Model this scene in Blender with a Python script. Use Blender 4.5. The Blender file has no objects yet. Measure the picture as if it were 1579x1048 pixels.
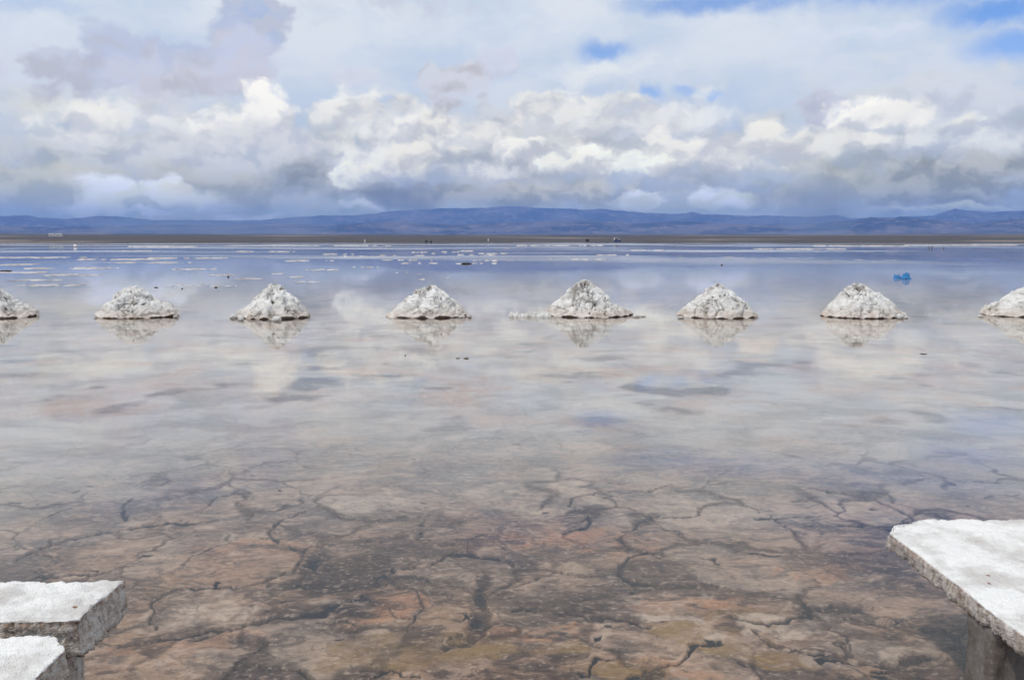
import bpy, bmesh, math, random
import numpy as np
from mathutils import Vector

R = math.radians
SC = bpy.context.scene
COL = SC.collection
rng = np.random.default_rng(11)
random.seed(4)

# ---------------------------------------------------------------- camera
W, H, F = 1579.0, 1048.0, 1300.0          # the photograph, focal length in its pixels
EYE = 1.65
HZ = 370.0                                 # true horizon row
PITCH = math.atan((H / 2 - HZ) / F)
cam_d = bpy.data.cameras.new('camera')
cam = bpy.data.objects.new('camera', cam_d)
COL.objects.link(cam)
cam_d.sensor_width = 36.0
cam_d.lens = 36.0 * F / W
cam_d.clip_start = 0.05
cam_d.clip_end = 90000.0
cam.location = (0, 0, EYE)
cam.rotation_euler = (math.pi / 2 - PITCH, 0, 0)
SC.camera = cam
CP, SP = math.cos(PITCH), math.sin(PITCH)


def ray(px, py):
    x = (px - W / 2) / F
    v = -(py - H / 2) / F
    return np.array([x, CP + v * SP, -SP + v * CP])


def ground(px, py, z=0.0):
    d = ray(px, py)
    t = (z - EYE) / d[2]
    return d[0] * t, d[1] * t


def azel(px, py):
    d = ray(px, py)
    return math.atan2(d[0], d[1]), math.atan2(d[2], math.hypot(d[0], d[1]))


# ---------------------------------------------------------------- numpy noise
_perm = rng.permutation(256)
_perm = np.concatenate([_perm, _perm, _perm])
_g3 = rng.normal(size=(256, 3))
_g3 /= np.linalg.norm(_g3, axis=1)[:, None]


def perlin(x, y, z=0.0):
    x = np.asarray(x, float); y = np.asarray(y, float)
    z = np.zeros_like(x) + z
    xi = np.floor(x).astype(int); yi = np.floor(y).astype(int); zi = np.floor(z).astype(int)
    fx, fy, fz = x - xi, y - yi, z - zi
    u = fx * fx * fx * (fx * (fx * 6 - 15) + 10)
    v = fy * fy * fy * (fy * (fy * 6 - 15) + 10)
    w = fz * fz * fz * (fz * (fz * 6 - 15) + 10)
    out = 0.0
    for dx in (0, 1):
        wx = u if dx else 1 - u
        for dy in (0, 1):
            wy = v if dy else 1 - v
            for dz in (0, 1):
                wz = w if dz else 1 - w
                h = _perm[_perm[_perm[(xi + dx) & 255] + ((yi + dy) & 255)] + ((zi + dz) & 255)]
                g = _g3[h]
                out = out + wx * wy * wz * (g[..., 0] * (fx - dx) + g[..., 1] * (fy - dy) + g[..., 2] * (fz - dz))
    return out * 1.5


def fbm(x, y, z=0.0, o=4, rough=0.5):
    a, s, f = 0.0, 1.0, 1.0
    for k in range(o):
        a = a + s * perlin(x * f + 17.3 * k, y * f - 9.1 * k, z * f + 4.7 * k)
        s *= rough; f *= 2.03
    return a


def sstep(a, b, x):
    t = np.clip((x - a) / (b - a), 0, 1)
    return t * t * (3 - 2 * t)


_jit = rng.random((256, 3))


def worley(x, y):
    """F1, F2 and a cell value, for jittered unit cells."""
    xi = np.floor(x).astype(int); yi = np.floor(y).astype(int)
    f1 = np.full(x.shape, 9.0); f2 = np.full(x.shape, 9.0); cid = np.zeros(x.shape)
    for dx in (-1, 0, 1):
        for dy in (-1, 0, 1):
            h = _perm[_perm[(xi + dx) & 255] + ((yi + dy) & 255)]
            px = xi + dx + _jit[h, 0]; py = yi + dy + _jit[h, 1]
            d = np.hypot(px - x, py - y)
            near = d < f1
            f2 = np.where(near, f1, np.minimum(f2, d))
            cid = np.where(near, _jit[h, 2], cid)
            f1 = np.where(near, d, f1)
    return f1, f2, cid


# ---------------------------------------------------------------- object helpers
def tag(o, label=None, cat=None, group=None, kind=None):
    if label: o['label'] = label
    if cat: o['category'] = cat
    if group: o['group'] = group
    if kind: o['kind'] = kind
    return o


def link_mesh(name, verts, faces, mat, parent=None, smooth=True, attrs=None):
    me = bpy.data.meshes.new(name)
    verts = np.asarray(verts, np.float32).reshape(-1, 3)
    faces = np.asarray(faces, np.int32)
    nf, k = faces.shape
    me.vertices.add(len(verts)); me.vertices.foreach_set('co', verts.ravel())
    me.loops.add(nf * k); me.loops.foreach_set('vertex_index', faces.ravel())
    me.polygons.add(nf)
    me.polygons.foreach_set('loop_start', np.arange(nf, dtype=np.int32) * k)
    me.polygons.foreach_set('loop_total', np.full(nf, k, np.int32))
    if smooth:
        me.polygons.foreach_set('use_smooth', np.ones(nf, bool))
    for an, av in (attrs or {}).items():
        a = me.attributes.new(an, 'FLOAT', 'POINT')
        a.data.foreach_set('value', np.asarray(av, np.float32).ravel())
    me.update(calc_edges=True); me.validate()
    me.materials.append(mat)
    o = bpy.data.objects.new(name, me)
    COL.objects.link(o)
    if parent: o.parent = parent
    return o


def grid_faces(n, m, wrap=False):
    i = np.arange(n - 1)[:, None]
    j = np.arange(m if wrap else m - 1)[None, :]
    j2 = (j + 1) % m
    return np.stack([i * m + j, i * m + j2, (i + 1) * m + j2, (i + 1) * m + j], -1).reshape(-1, 4)


def bm_object(name, bm, mat, parent=None, smooth=False):
    me = bpy.data.meshes.new(name)
    bmesh.ops.recalc_face_normals(bm, faces=bm.faces)
    bm.to_mesh(me); bm.free()
    if smooth:
        for p in me.polygons: p.use_smooth = True
    me.materials.append(mat)
    o = bpy.data.objects.new(name, me)
    COL.objects.link(o)
    if parent: o.parent = parent
    return o


def empty(name, loc, rz=0.0):
    o = bpy.data.objects.new(name, None)
    o.location = loc; o.rotation_euler = (0, 0, rz)
    o.empty_display_size = 0.2
    COL.objects.link(o)
    return o


# ---------------------------------------------------------------- node helpers
class NT:
    def __init__(s, tree):
        s.t = tree; tree.nodes.clear()

    def n(s, kind, props=None, **ins):
        nd = s.t.nodes.new(kind)
        for k, v in (props or {}).items(): setattr(nd, k, v)
        for k, v in ins.items():
            key = int(k[1:]) if k[0] == '_' and k[1:].isdigit() else k.replace('_', ' ')
            s.put(nd.inputs[key], v)
        return nd

    def put(s, sock, v):
        if isinstance(v, bpy.types.NodeSocket): s.t.links.new(v, sock)
        elif isinstance(v, bpy.types.Node): s.t.links.new(v.outputs[0], sock)
        else: sock.default_value = v

    def math(s, op, a, b=0.0, c=0.0, clamp=False):
        nd = s.t.nodes.new('ShaderNodeMath'); nd.operation = op; nd.use_clamp = clamp
        for q, v in zip(nd.inputs, (a, b, c)): s.put(q, v)
        return nd.outputs[0]

    def vmath(s, op, a, b=None, c=None, scale=None):
        nd = s.t.nodes.new('ShaderNodeVectorMath'); nd.operation = op
        for q, v in zip(nd.inputs, (a, b, c)):
            if v is not None: s.put(q, v)
        if scale is not None: s.put(nd.inputs['Scale'], scale)
        return nd.outputs['Value'] if op in ('LENGTH', 'DOT_PRODUCT', 'DISTANCE') else nd.outputs[0]

    def mapr(s, v, a, b, lo=0.0, hi=1.0, smooth=True):
        nd = s.t.nodes.new('ShaderNodeMapRange')
        nd.interpolation_type = 'SMOOTHSTEP' if smooth else 'LINEAR'
        for q, x in zip(nd.inputs, (v, a, b, lo, hi)): s.put(q, x)
        return nd.outputs[0]

    def mix(s, f, a, b, blend='MIX'):
        nd = s.t.nodes.new('ShaderNodeMix'); nd.data_type = 'RGBA'; nd.blend_type = blend
        s.put(nd.inputs[0], f)
        for i, v in ((6, a), (7, b)):
            if isinstance(v, (tuple, list)) and len(v) == 3: v = (*v, 1)
            s.put(nd.inputs[i], v)
        return nd.outputs[2]

    def noise(s, vec, scale, detail=4.0, rough=0.55, dist=0.0, out=0, dim='3D'):
        nd = s.t.nodes.new('ShaderNodeTexNoise'); nd.noise_dimensions = dim
        s.put(nd.inputs['Vector'], vec)
        nd.inputs['Scale'].default_value = scale; nd.inputs['Detail'].default_value = detail
        nd.inputs['Roughness'].default_value = rough; nd.inputs['Distortion'].default_value = dist
        return nd.outputs[out]

    def voronoi(s, vec, scale, feature='F1', out='Distance', rnd=1.0, detail=0.0, dim='3D'):
        nd = s.t.nodes.new('ShaderNodeTexVoronoi'); nd.feature = feature; nd.voronoi_dimensions = dim
        s.put(nd.inputs['Vector'], vec); nd.inputs['Scale'].default_value = scale
        nd.inputs['Randomness'].default_value = rnd
        if 'Detail' in nd.inputs: nd.inputs['Detail'].default_value = detail
        return nd.outputs[out]

    def attr(s, name):
        nd = s.t.nodes.new('ShaderNodeAttribute'); nd.attribute_name = name
        return nd.outputs['Fac']

    def scaled(s, vec, xyz):
        return s.vmath('MULTIPLY', vec, xyz)

    def bump(s, h, strength, dist, normal=None):
        nd = s.t.nodes.new('ShaderNodeBump')
        nd.inputs['Strength'].default_value = strength; nd.inputs['Distance'].default_value = dist
        s.put(nd.inputs['Height'], h)
        if normal is not None: s.put(nd.inputs['Normal'], normal)
        return nd.outputs[0]


def material(name):
    m = bpy.data.materials.new(name); m.use_nodes = True
    return m, NT(m.node_tree)


def finish(nt, color, rough=0.8, normal=None, spec=0.3, metallic=0.0):
    b = nt.n('ShaderNodeBsdfPrincipled')
    if isinstance(color, tuple) and len(color) == 3: color = (*color, 1)
    nt.put(b.inputs['Base Color'], color); nt.put(b.inputs['Roughness'], rough)
    b.inputs['Specular IOR Level'].default_value = spec
    b.inputs['Metallic'].default_value = metallic
    if normal is not None: nt.put(b.inputs['Normal'], normal)
    o = nt.n('ShaderNodeOutputMaterial'); nt.t.links.new(b.outputs[0], o.inputs['Surface'])


def lin(r, g, b):
    f = lambda c: (c / 12.92 if c <= 0.04045 else ((c + 0.055) / 1.055) ** 2.4)
    return tuple(f(q / 255.0) for q in (r, g, b))


def plain_mat(name, col, rough=0.6, amt=0.15, scale=8.0, metallic=0.0, spec=0.4):
    m, nt = material(name)
    co = nt.n('ShaderNodeTexCoord').outputs['Object']
    n = nt.noise(co, scale, 5)
    c = nt.mix(n, tuple(q * (1 - amt) for q in col), tuple(min(1, q * (1 + amt)) for q in col))
    finish(nt, c, rough, None, spec, metallic)
    return m


# ---------------------------------------------------------------- materials
def salt_material(name, kind):
    """white crystalline salt: shade coloured into mound hollows, dirty slab rims, brown wet foot / sawn sides"""
    m, nt = material(name)
    co = nt.n('ShaderNodeTexCoord').outputs['Object']
    big = nt.noise(co, 5.0 if kind == 'slab' else 3.2, 5, 0.6)
    fine = nt.noise(co, 60.0, 4, 0.65)
    grain = nt.voronoi(co, 170.0 if kind == 'slab' else 70.0)
    if kind == 'slab':
        white, grey = (0.80, 0.785, 0.765), (0.57, 0.54, 0.515)
    else:
        white, grey = (0.85, 0.83, 0.80), (0.66, 0.63, 0.59)
    c = nt.mix(nt.mapr(big, 0.44, 0.66), white, grey)
    c = nt.mix(nt.mapr(fine, 0.54, 0.76, 0, 0.22 if kind == 'slab' else 0.28), c, (0.56, 0.51, 0.47))
    dirt_shade = nt.attr('dirt_shade')
    if kind == 'slab':
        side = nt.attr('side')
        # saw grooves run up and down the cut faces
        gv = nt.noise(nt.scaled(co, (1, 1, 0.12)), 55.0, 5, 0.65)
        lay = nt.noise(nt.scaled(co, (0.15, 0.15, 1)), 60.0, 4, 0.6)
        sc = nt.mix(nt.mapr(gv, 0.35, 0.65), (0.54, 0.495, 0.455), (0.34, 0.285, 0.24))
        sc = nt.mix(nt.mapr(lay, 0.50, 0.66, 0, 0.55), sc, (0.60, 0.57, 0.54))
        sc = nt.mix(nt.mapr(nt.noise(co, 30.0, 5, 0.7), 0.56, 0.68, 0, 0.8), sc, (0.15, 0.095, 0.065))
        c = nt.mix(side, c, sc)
        c = nt.mix(nt.math('MULTIPLY', dirt_shade, nt.mapr(gv, 0.30, 0.62, 0.25, 0.9)), c, (0.26, 0.155, 0.10))
        sp = nt.voronoi(co, 9.0)
        c = nt.mix(nt.math('MULTIPLY', nt.mapr(nt.math('ADD', sp, nt.math('MULTIPLY', fine, 0.16)), 0.185, 0.135), nt.mapr(big, 0.51, 0.58)), c, (0.24, 0.13, 0.08))
        h = nt.math('ADD', nt.math('MULTIPLY', fine, 0.8), nt.math('MULTIPLY', grain, 0.7))
        h = nt.math('ADD', h, nt.math('MULTIPLY', nt.math('MULTIPLY', gv, side), 1.6))
        nrm = nt.bump(h, 0.8, 0.006)
    else:
        c = nt.mix(nt.math('MULTIPLY', nt.attr('wet'), 0.75), c, (0.50, 0.37, 0.28))
        c = nt.mix(nt.math('MULTIPLY', dirt_shade, nt.mapr(fine, 0.25, 0.6, 0.4, 1.0)), c, (0.15, 0.115, 0.09))  # painted shade of pits, crevices and undercut lip
        h = nt.math('ADD', fine, nt.math('MULTIPLY', grain, 0.6))
        nrm = nt.bump(h, 0.8, 0.024)
    finish(nt, c, 0.85, nrm, 0.25)
    return m


M_MOUND = salt_material('mound_salt', 'mound')
M_SLAB = salt_material('slab_salt', 'slab')



def leg_material():
    m, nt = material('grey_salt_block')
    co = nt.n('ShaderNodeTexCoord').outputs['Object']
    a = nt.noise(nt.scaled(co, (1, 1, 0.35)), 7.0, 6, 0.62)
    b = nt.noise(co, 70.0, 4, 0.65)
    c = nt.mix(nt.mapr(a, 0.36, 0.64), (0.225, 0.208, 0.192), (0.125, 0.105, 0.092))
    c = nt.mix(nt.mapr(b, 0.52, 0.70, 0, 0.4), c, (0.32, 0.30, 0.28))
    finish(nt, c, 0.9, nt.bump(nt.math('ADD', a, nt.math('MULTIPLY', b, 0.4)), 0.6, 0.012), 0.2)
    return m


M_LEG = leg_material()


def bed_material():
    m, nt = material('lake_bed')
    pos = nt.n('ShaderNodeNewGeometry').outputs['Position']
    mud, ochre, pale, crack, pink = (nt.attr(k) for k in ('mud', 'ochre', 'pale', 'crack', 'pink'))
    n1 = nt.noise(pos, 2.2, 6, 0.62, 0.6)
    n2 = nt.noise(pos, 9.0, 6, 0.65, 0.4)
    n3 = nt.noise(nt.scaled(pos, (0.7, 1.0, 1.0)), 38.0, 6, 0.74)
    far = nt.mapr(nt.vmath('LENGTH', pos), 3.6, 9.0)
    n4 = nt.noise(nt.scaled(pos, (0.8, 1.5, 1)), 5.0, 9, 0.72, 1.2)
    cell = nt.attr('cell')
    c = nt.mix(nt.mapr(n1, 0.38, 0.62), (0.305, 0.212, 0.158), (0.105, 0.082, 0.073))
    c = nt.mix(nt.mapr(cell, 0.55, 0.95, 0, 0.55), c, (0.33, 0.275, 0.24))
    c = nt.mix(nt.mapr(cell, 0.40, 0.05, 0, 0.45), c, (0.140, 0.125, 0.125))
    c = nt.mix(nt.mapr(n4, 0.51, 0.58, 0, 0.72), c, (0.080, 0.066, 0.061))
    c = nt.mix(nt.mapr(n4, 0.47, 0.37, 0, 0.65), c, (0.45, 0.345, 0.285))
    n5 = nt.noise(nt.scaled(pos, (0.70, 1.0, 1.0)), 1.5, 8, 0.66, 0.5)
    c = nt.mix(nt.math('MULTIPLY', far, 0.85), c, nt.mix(nt.mapr(n5, 0.40, 0.62), (0.49, 0.485, 0.485), (0.32, 0.315, 0.315)))  # bed painted paler with distance to strengthen the water's reflection
    c = nt.mix(nt.math('MULTIPLY', pink, nt.mapr(n4, 0.62, 0.38)), c, (0.400, 0.230, 0.150))
    c = nt.mix(nt.math('MULTIPLY', ochre, nt.mapr(n4, 0.36, 0.60, 0.15, 1.0)), c, (0.270, 0.185, 0.095))
    c = nt.mix(nt.math('MULTIPLY', pale, nt.mapr(n2, 0.62, 0.34, 0.25, 0.9)), c, (0.54, 0.45, 0.39))
    c = nt.mix(nt.math('MULTIPLY', mud, nt.mapr(n2, 0.30, 0.55, 0.75, 1.0)), c, (0.070, 0.058, 0.052))
    c = nt.mix(nt.mapr(n3, 0.53, 0.66, 0, 0.52), c, (0.115, 0.090, 0.080))
    c = nt.mix(nt.mapr(n3, 0.47, 0.36, 0, 0.50), c, (0.48, 0.395, 0.335))
    fc = nt.voronoi(nt.vmath('ADD', nt.scaled(pos, (1, 1.2, 0)), nt.vmath('MULTIPLY_ADD', nt.noise(pos, 6.0, 5, 0.65, out=1), (0.34, 0.34, 0), (-.17, -.17, 0))), 3.4, 'DISTANCE_TO_EDGE', dim='2D')
    hair = nt.math('MULTIPLY', nt.mapr(fc, 0.026, 0.006), nt.mapr(nt.noise(pos, 1.7, 3), 0.54, 0.62, 0, 0.6))
    hair = nt.math('MULTIPLY', hair, nt.mapr(nt.vmath('LENGTH', pos), 8.0, 4.5))
    c = nt.vmath('MAXIMUM', nt.vmath('MULTIPLY_ADD', c, (1.36, 1.35, 1.34), (-0.068, -0.065, -0.061)), (0.02, 0.019, 0.019))
    c = nt.mix(hair, c, (0.050, 0.045, 0.046))
    c = nt.mix(nt.mapr(crack, 0.10, 0.62), c, (0.014, 0.013, 0.016))
    h = nt.math('ADD', nt.math('MULTIPLY', n3, 0.35), n2)
    finish(nt, c, 0.75, nt.bump(h, 0.6, 0.02), 0.25)
    return m


M_BED = bed_material()


def water_material():
    m, nt = material('still_water')
    pos = nt.n('ShaderNodeNewGeometry').outputs['Position']
    r1 = nt.noise(nt.scaled(pos, (0.6, 1.0, 1.0)), 2.6, 3, 0.5)
    r2 = nt.noise(nt.scaled(pos, (0.35, 1.0, 1.0)), 11.0, 2, 0.5)
    gust = nt.mapr(nt.noise(nt.scaled(pos, (0.4, 1.0, 1.0)), 0.11, 3, 0.55), 0.42, 0.66, 0.15, 1.0)
    h = nt.math('MULTIPLY', nt.math('ADD', r1, nt.math('MULTIPLY', r2, 0.22)), gust)
    nrm = nt.bump(h, 1.0, 0.0018)
    fr = nt.n('ShaderNodeFresnel', IOR=1.37, Normal=nrm)
    # far off, light wind roughens long patches, which then mirror the brighter sky higher up
    wind = nt.mapr(nt.noise(nt.scaled(pos, (0.010, 0.022, 1.0)), 1.0, 4, 0.6), 0.44, 0.60)
    wind = nt.math('MULTIPLY', wind, nt.mapr(nt.vmath('LENGTH', pos), 28.0, 95.0))
    gl = nt.n('ShaderNodeBsdfGlossy', Roughness=nt.math('MULTIPLY_ADD', wind, 0.17, 0.015), Normal=nrm)
    gl.inputs['Color'].default_value = (0.97, 0.97, 0.97, 1)
    tr = nt.n('ShaderNodeBsdfTransparent'); tr.inputs['Color'].default_value = (0.95, 0.95, 0.93, 1)
    mx = nt.n('ShaderNodeMixShader')
    nt.put(mx.inputs[0], fr.outputs[0]); nt.put(mx.inputs[1], tr.outputs[0]); nt.put(mx.inputs[2], gl.outputs[0])
    o = nt.n('ShaderNodeOutputMaterial'); nt.put(o.inputs['Surface'], mx.outputs[0])
    return m


M_WATER = water_material()

# ---------------------------------------------------------------- lake bed
SHORE = 480.0
CRACKS = [  # traced over the photograph, laid down on the bed at their real size: (points, half width in metres)
    ([(209, 920), (247, 914), (279, 901), (327, 900), (374, 900), (406, 892), (453, 876), (469, 857)], .012),
    ([(247, 914), (232, 927), (239, 936), (233, 949), (238, 966)], .014),
    ([(188, 992), (263, 977), (317, 970), (365, 960), (406, 950), (453, 945), (494, 944), (517, 930)], .035),
    ([(453, 945), (480, 941), (510, 936)], .055),
    ([(517, 930), (561, 917), (590, 930), (612, 947), (659, 950), (691, 950), (710, 954), (729, 943)], .010),
    ([(494, 955), (532, 955), (574, 958)], .010),
    ([(460, 848), (485, 835), (532, 836), (564, 830), (596, 830)], .012),
    ([(469, 857), (465, 845), (430, 830), (412, 815), (430, 800), (470, 785)], .016),
    ([(593, 876), (627, 874), (656, 870), (691, 855), (700, 849), (770, 860), (799, 870), (846, 876), (903, 886), (951, 882), (960, 870), (973, 857), (1014, 844)], .014),
    ([(700, 851), (735, 854), (770, 860)], .045),
    ([(951, 882), (967, 892), (998, 898), (1030, 901), (1077, 897), (1110, 900)], .022),
    ([(865, 819), (897, 814), (913, 803), (903, 791), (878, 778), (884, 765), (922, 754), (998, 754), (1036, 743)], .014),
    ([(747, 885), (745, 895), (739, 917), (745, 936), (732, 955), (739, 974), (713, 990), (688, 995)], .060),
    ([(740, 925), (748, 945), (736, 965)], .075),
    ([(656, 984), (685, 982), (713, 973)], .012),
    ([(884, 1028), (905, 1040), (922, 1009), (954, 1006)], .012),
    ([(967, 1041), (1008, 1028), (1049, 1009), (1071, 993), (1110, 985)], .016),
    ([(930, 1060), (975, 1045), (1020, 1030)], .05),
    ([(796, 935), (872, 940), (935, 949), (986, 958), (1000, 962)], .012),
    ([(1244, 806), (1301, 807), (1351, 807), (1398, 807), (1410, 797), (1402, 789), (1378, 777), (1351, 767), (1318, 760), (1284, 752), (1251, 747)], .018),
    ([(1170, 795), (1215, 794)], .02), ([(1222, 765), (1244, 766)], .03),
    ([(1300, 934), (1341, 943), (1372, 948), (1402, 961), (1452, 968), (1469, 978), (1482, 988), (1472, 998)], .014),
    ([(1452, 968), (1495, 966)], .010),
    ([(1130, 950), (1164, 958), (1217, 953), (1251, 946), (1244, 931), (1231, 918)], .016),
    ([(1180, 957), (1210, 955)], .045), ([(1262, 935), (1320, 934)], .04),
    ([(1164, 968), (1184, 985), (1217, 998), (1251, 1005), (1290, 1003)], .012),
    ([(1260, 1012), (1320, 1020), (1382, 1022), (1412, 1013), (1452, 1005)], .018),
    ([(30, 855), (101, 829), (167, 817), (253, 804), (330, 800)], .02),
    ([(195, 800), (190, 780), (205, 765)], .015),
    ([(20, 900), (60, 885), (130, 880), (170, 876)], .014),
    ([(650, 1040), (600, 1030), (575, 1043), (540, 1052)], .012),
]
BLOBS = [  # brown mud hollows, ochre pools and pale plates seen in the foreground: (px, py, rx, ry, attribute, strength)
    (560, 880, 110, 24, 'mud', .9), (640, 845, 130, 18, 'mud', .6), (640, 800, 120, 14, 'mud', .5), (860, 905, 90, 18, 'mud', .6), (1010, 895, 80, 10, 'mud', .7), (980, 960, 60, 10, 'mud', .7), (500, 945, 90, 12, 'mud', .7), (720, 905, 60, 22, 'mud', .6), (900, 935, 120, 14, 'mud', .45),
    (1160, 905, 80, 16, 'mud', .5), (1230, 840, 90, 18, 'mud', .6), (1330, 860, 80, 22, 'mud', .5), (1390, 905, 70, 18, 'mud', .5),
    (860, 1025, 50, 14, 'mud', .6), (1000, 1010, 60, 12, 'mud', .5), (640, 985, 60, 20, 'mud', .35), (330, 815, 120, 12, 'mud', .35), (1330, 1030, 110, 18, 'mud', .6),
    (560, 1005, 70, 26, 'ochre', .7), (760, 1000, 120, 26, 'ochre', .95), (640, 1025, 90, 20, 'ochre', .7), (880, 1000, 60, 26, 'ochre', .7),
    (1120, 985, 90, 22, 'ochre', .9), (1100, 940, 60, 10, 'ochre', .5), (700, 955, 60, 14, 'ochre', .5), (930, 1045, 60, 12, 'ochre', .8),
    (850, 965, 110, 16, 'pink', 1.), (930, 835, 100, 22, 'pink', .9), (560, 955, 60, 14, 'pink', .9), (1060, 925, 80, 16, 'pink', 1.), (620, 930, 50, 12, 'pink', .8),
    (380, 850, 110, 16, 'pink', .6), (1050, 1040, 110, 20, 'pink', .8), (1230, 865, 70, 12, 'pink', .7), (320, 985, 110, 20, 'pink', .5), (810, 835, 60, 14, 'pink', .6), (230, 1020, 90, 22, 'pink', .6),
    (330, 930, 85, 24, 'pale', .8), (300, 1020, 160, 20, 'pale', .5), (520, 930, 30, 10, 'pale', .5), (920, 968, 60, 8, 'pale', .8), (1060, 957, 60, 9, 'pale', .9),
    (1300, 980, 110, 22, 'pale', .5), (1390, 990, 70, 20, 'pale', .9), (950, 988, 30, 9, 'pale', .8), (1070, 1030, 60, 14, 'pale', .5), (1190, 950, 50, 8, 'pale', .8),
    (1320, 785, 80, 16, 'pale', .7), (860, 765, 140, 20, 'pale', .6), (560, 765, 160, 20, 'pale', .5), (1100, 780, 120, 22, 'pale', .5), (740, 885, 40, 8, 'pale', .5), (1220, 950, 70, 9, 'pale', .7),
]


def lake_bed():
    az = np.concatenate([np.linspace(-180, -40, 30)[:-1], np.linspace(-40, -36, 12)[:-1], np.linspace(-36, 36, 1060),
                         np.linspace(36, 40, 12)[1:], np.linspace(40, 180, 30)[1:]]) * math.pi / 180
    az = az[:-1]
    dy = np.concatenate([np.linspace(5200, 760, 26), np.linspace(752, 200, 520), np.linspace(199, 50, 190), np.linspace(49, 3.6, 60)])
    r = EYE * F / dy * np.hypot(1, 154 / F) / 1.0
    Rr, A = np.meshgrid(r, az, indexing='ij')
    # rows follow straight image rows in front of the camera: r/cos(az) there, circles elsewhere
    k = 1 / np.maximum(np.cos(A), 0.72)
    k = np.minimum(k, np.where(np.abs(A) < R(44), k, 1.39))
    X = Rr * k * np.sin(A); Y = Rr * k * np.cos(A)
    n = X.size
    wx = X + 0.20 * fbm(X * 1.7, Y * 1.7, 3.3, 3) + 0.045 * fbm(X * 8, Y * 8, 1.3, 3)
    wy = Y + 0.20 * fbm(X * 1.7, Y * 1.7, 8.3, 3) + 0.045 * fbm(X * 8, Y * 8, 6.3, 3)
    low = fbm(X * 0.33, Y * 0.33, 0.7, 4)
    mid = fbm(X * 1.1, Y * 1.1, 5.1, 4)
    near = sstep(26, 9, Y)
    # plates of the natural crust
    f1, f2, cid = worley(wx * 2.0 + 31, wy * 1.7 + 7)
    edge = (f2 - f1) / 1.85
    act = sstep(-0.30, 0.25, fbm(X * 0.9, Y * 0.9, 21.0, 3))
    wid = 0.006 + 0.022 * sstep(0.0, 0.6, fbm(X * 2.3, Y * 2.3, 11.0, 2))
    seam = sstep(1, 0.1, edge / (0.03 + 0.12 * sstep(-.35, .5, fbm(X * 1.3, Y * 1.3, 61.0, 3)))) * sstep(-.45, .1, fbm(X * 0.9, Y * 0.9, 21.0, 3))
    rim = sstep(.012, .03, edge) * sstep(.10, .05, edge) * sstep(-.1, .4, fbm(X * 2, Y * 2, 71.0, 2))
    crack = sstep(1.0, 0.35, edge / wid) * act
    groove = sstep(1.0, 0.0, edge / (wid * 2.6)) * act
    mud = sstep(0.18, 0.62, mid + 0.35 * low) * 0.75
    pink = sstep(0.0, 0.5, fbm(X * 0.8, Y * 0.8, 31.0, 3)) * 0.7
    ochre = sstep(0.25, 0.7, fbm(X * 0.7, Y * 0.7, 41.0, 3)) * sstep(6.0, 3.5, Y) * 0.5
    pale = sstep(0.40, 0.75, cid + 0.3 * mid) * 0.5
    seam = seam * (0.12 + 0.88 * sstep(8.0, 4.8, Y)); rim = rim * sstep(9, 5.5, Y)
    # traced cracks
    td = np.full(X.shape, 9.0)
    sel = (Y > 2) & (Y < 12) & (np.abs(X) < 8)
    xs = X[sel] + 0.020 * fbm(X[sel] * 11, Y[sel] * 7, 2.2, 4, .6); ys = Y[sel] + 0.034 * fbm(X[sel] * 11, Y[sel] * 7, 7.2, 4, .6)
    best = np.full(xs.shape, 9.0)
    for pts, w in CRACKS:
        g = [ground(*p, z=-0.03) for p in pts]
        wv = w * (1 + 0.7 * perlin(xs * 5, ys * 5, w * 99))
        for (ax, ay), (bx, by) in zip(g[:-1], g[1:]):
            dx, dyy = bx - ax, by - ay
            t = np.clip(((xs - ax) * dx + (ys - ay) * dyy) / (dx * dx + dyy * dyy), 0, 1)
            d = np.hypot(xs - ax - t * dx, (ys - ay - t * dyy) * 0.8)
            best = np.minimum(best, d / np.maximum(wv, 0.005) + (0.0 if w < .03 else 0.25))
    td[sel] = best
    tc = sstep(1.05, 0.45, td)
    thin = sstep(0.9, 0.3, td)
    # attributes painted where the photograph shows that sediment
    AT = dict(mud=mud, ochre=ochre, pale=pale, pink=pink)
    damp = 1 - 0.75 * sstep(9, 6, Y) * (np.abs(X) < 6)
    for k_ in AT: AT[k_] = AT[k_] * damp
    ragx = 0.55 * fbm(X * 3.2, Y * 3.2, 51.0, 4, .6)
    for px, py, rx, ry, an, st in BLOBS:
        gx, gy = ground(px, py, -0.03)
        gx2, _ = ground(px + rx, py, -0.03)
        _, gya = ground(px, py - ry, -0.03); _, gyb = ground(px, py + ry, -0.03)
        ex, ey = abs(gx2 - gx), (gya - gyb) / 2
        d = np.hypot((wx - gx) / ex, (wy - gy) / ey) + ragx
        AT[an] = np.maximum(AT[an], st * sstep(1.1, 0.65, d))
    mud = np.maximum.reduce([AT['mud'], 0.85 * tc, 0.80 * seam]); pale = np.maximum(AT['pale'], 0.5 * rim) * (1 - tc) * (1 - 0.7 * seam)
    # small holes in the crust
    h1, h2, hc = worley(wx * 4.2 + 3, wy * 5.5 + 90)
    hole = sstep(0.125, 0.06, h1 + 0.04 * perlin(X * 30, Y * 30, 1.0)) * (hc > 0.72) * (0.4 + 0.6 * sstep(-.2, .3, low))
    g1, g2, gc = worley(wx * 2.1 + 63, wy * 4.4 + 19)
    hole = hole * sstep(9, 5, Y)
    hole = np.maximum(hole, sstep(7, 5, Y) * sstep(0.11, 0.05, g1 + 0.04 * perlin(X * 20, Y * 20, 9.0)) * (gc > 0.8))
    dark = np.clip(np.maximum.reduce([crack * 0.75 * sstep(0.05, 0.45, fbm(X * 1.6, Y * 1.6, 91., 2)), thin * 0.55 * sstep(-.5, .4, fbm(X * 3, Y * 3, 77., 2)) * 1.5, hole * 0.75]), 0, 1)
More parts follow.
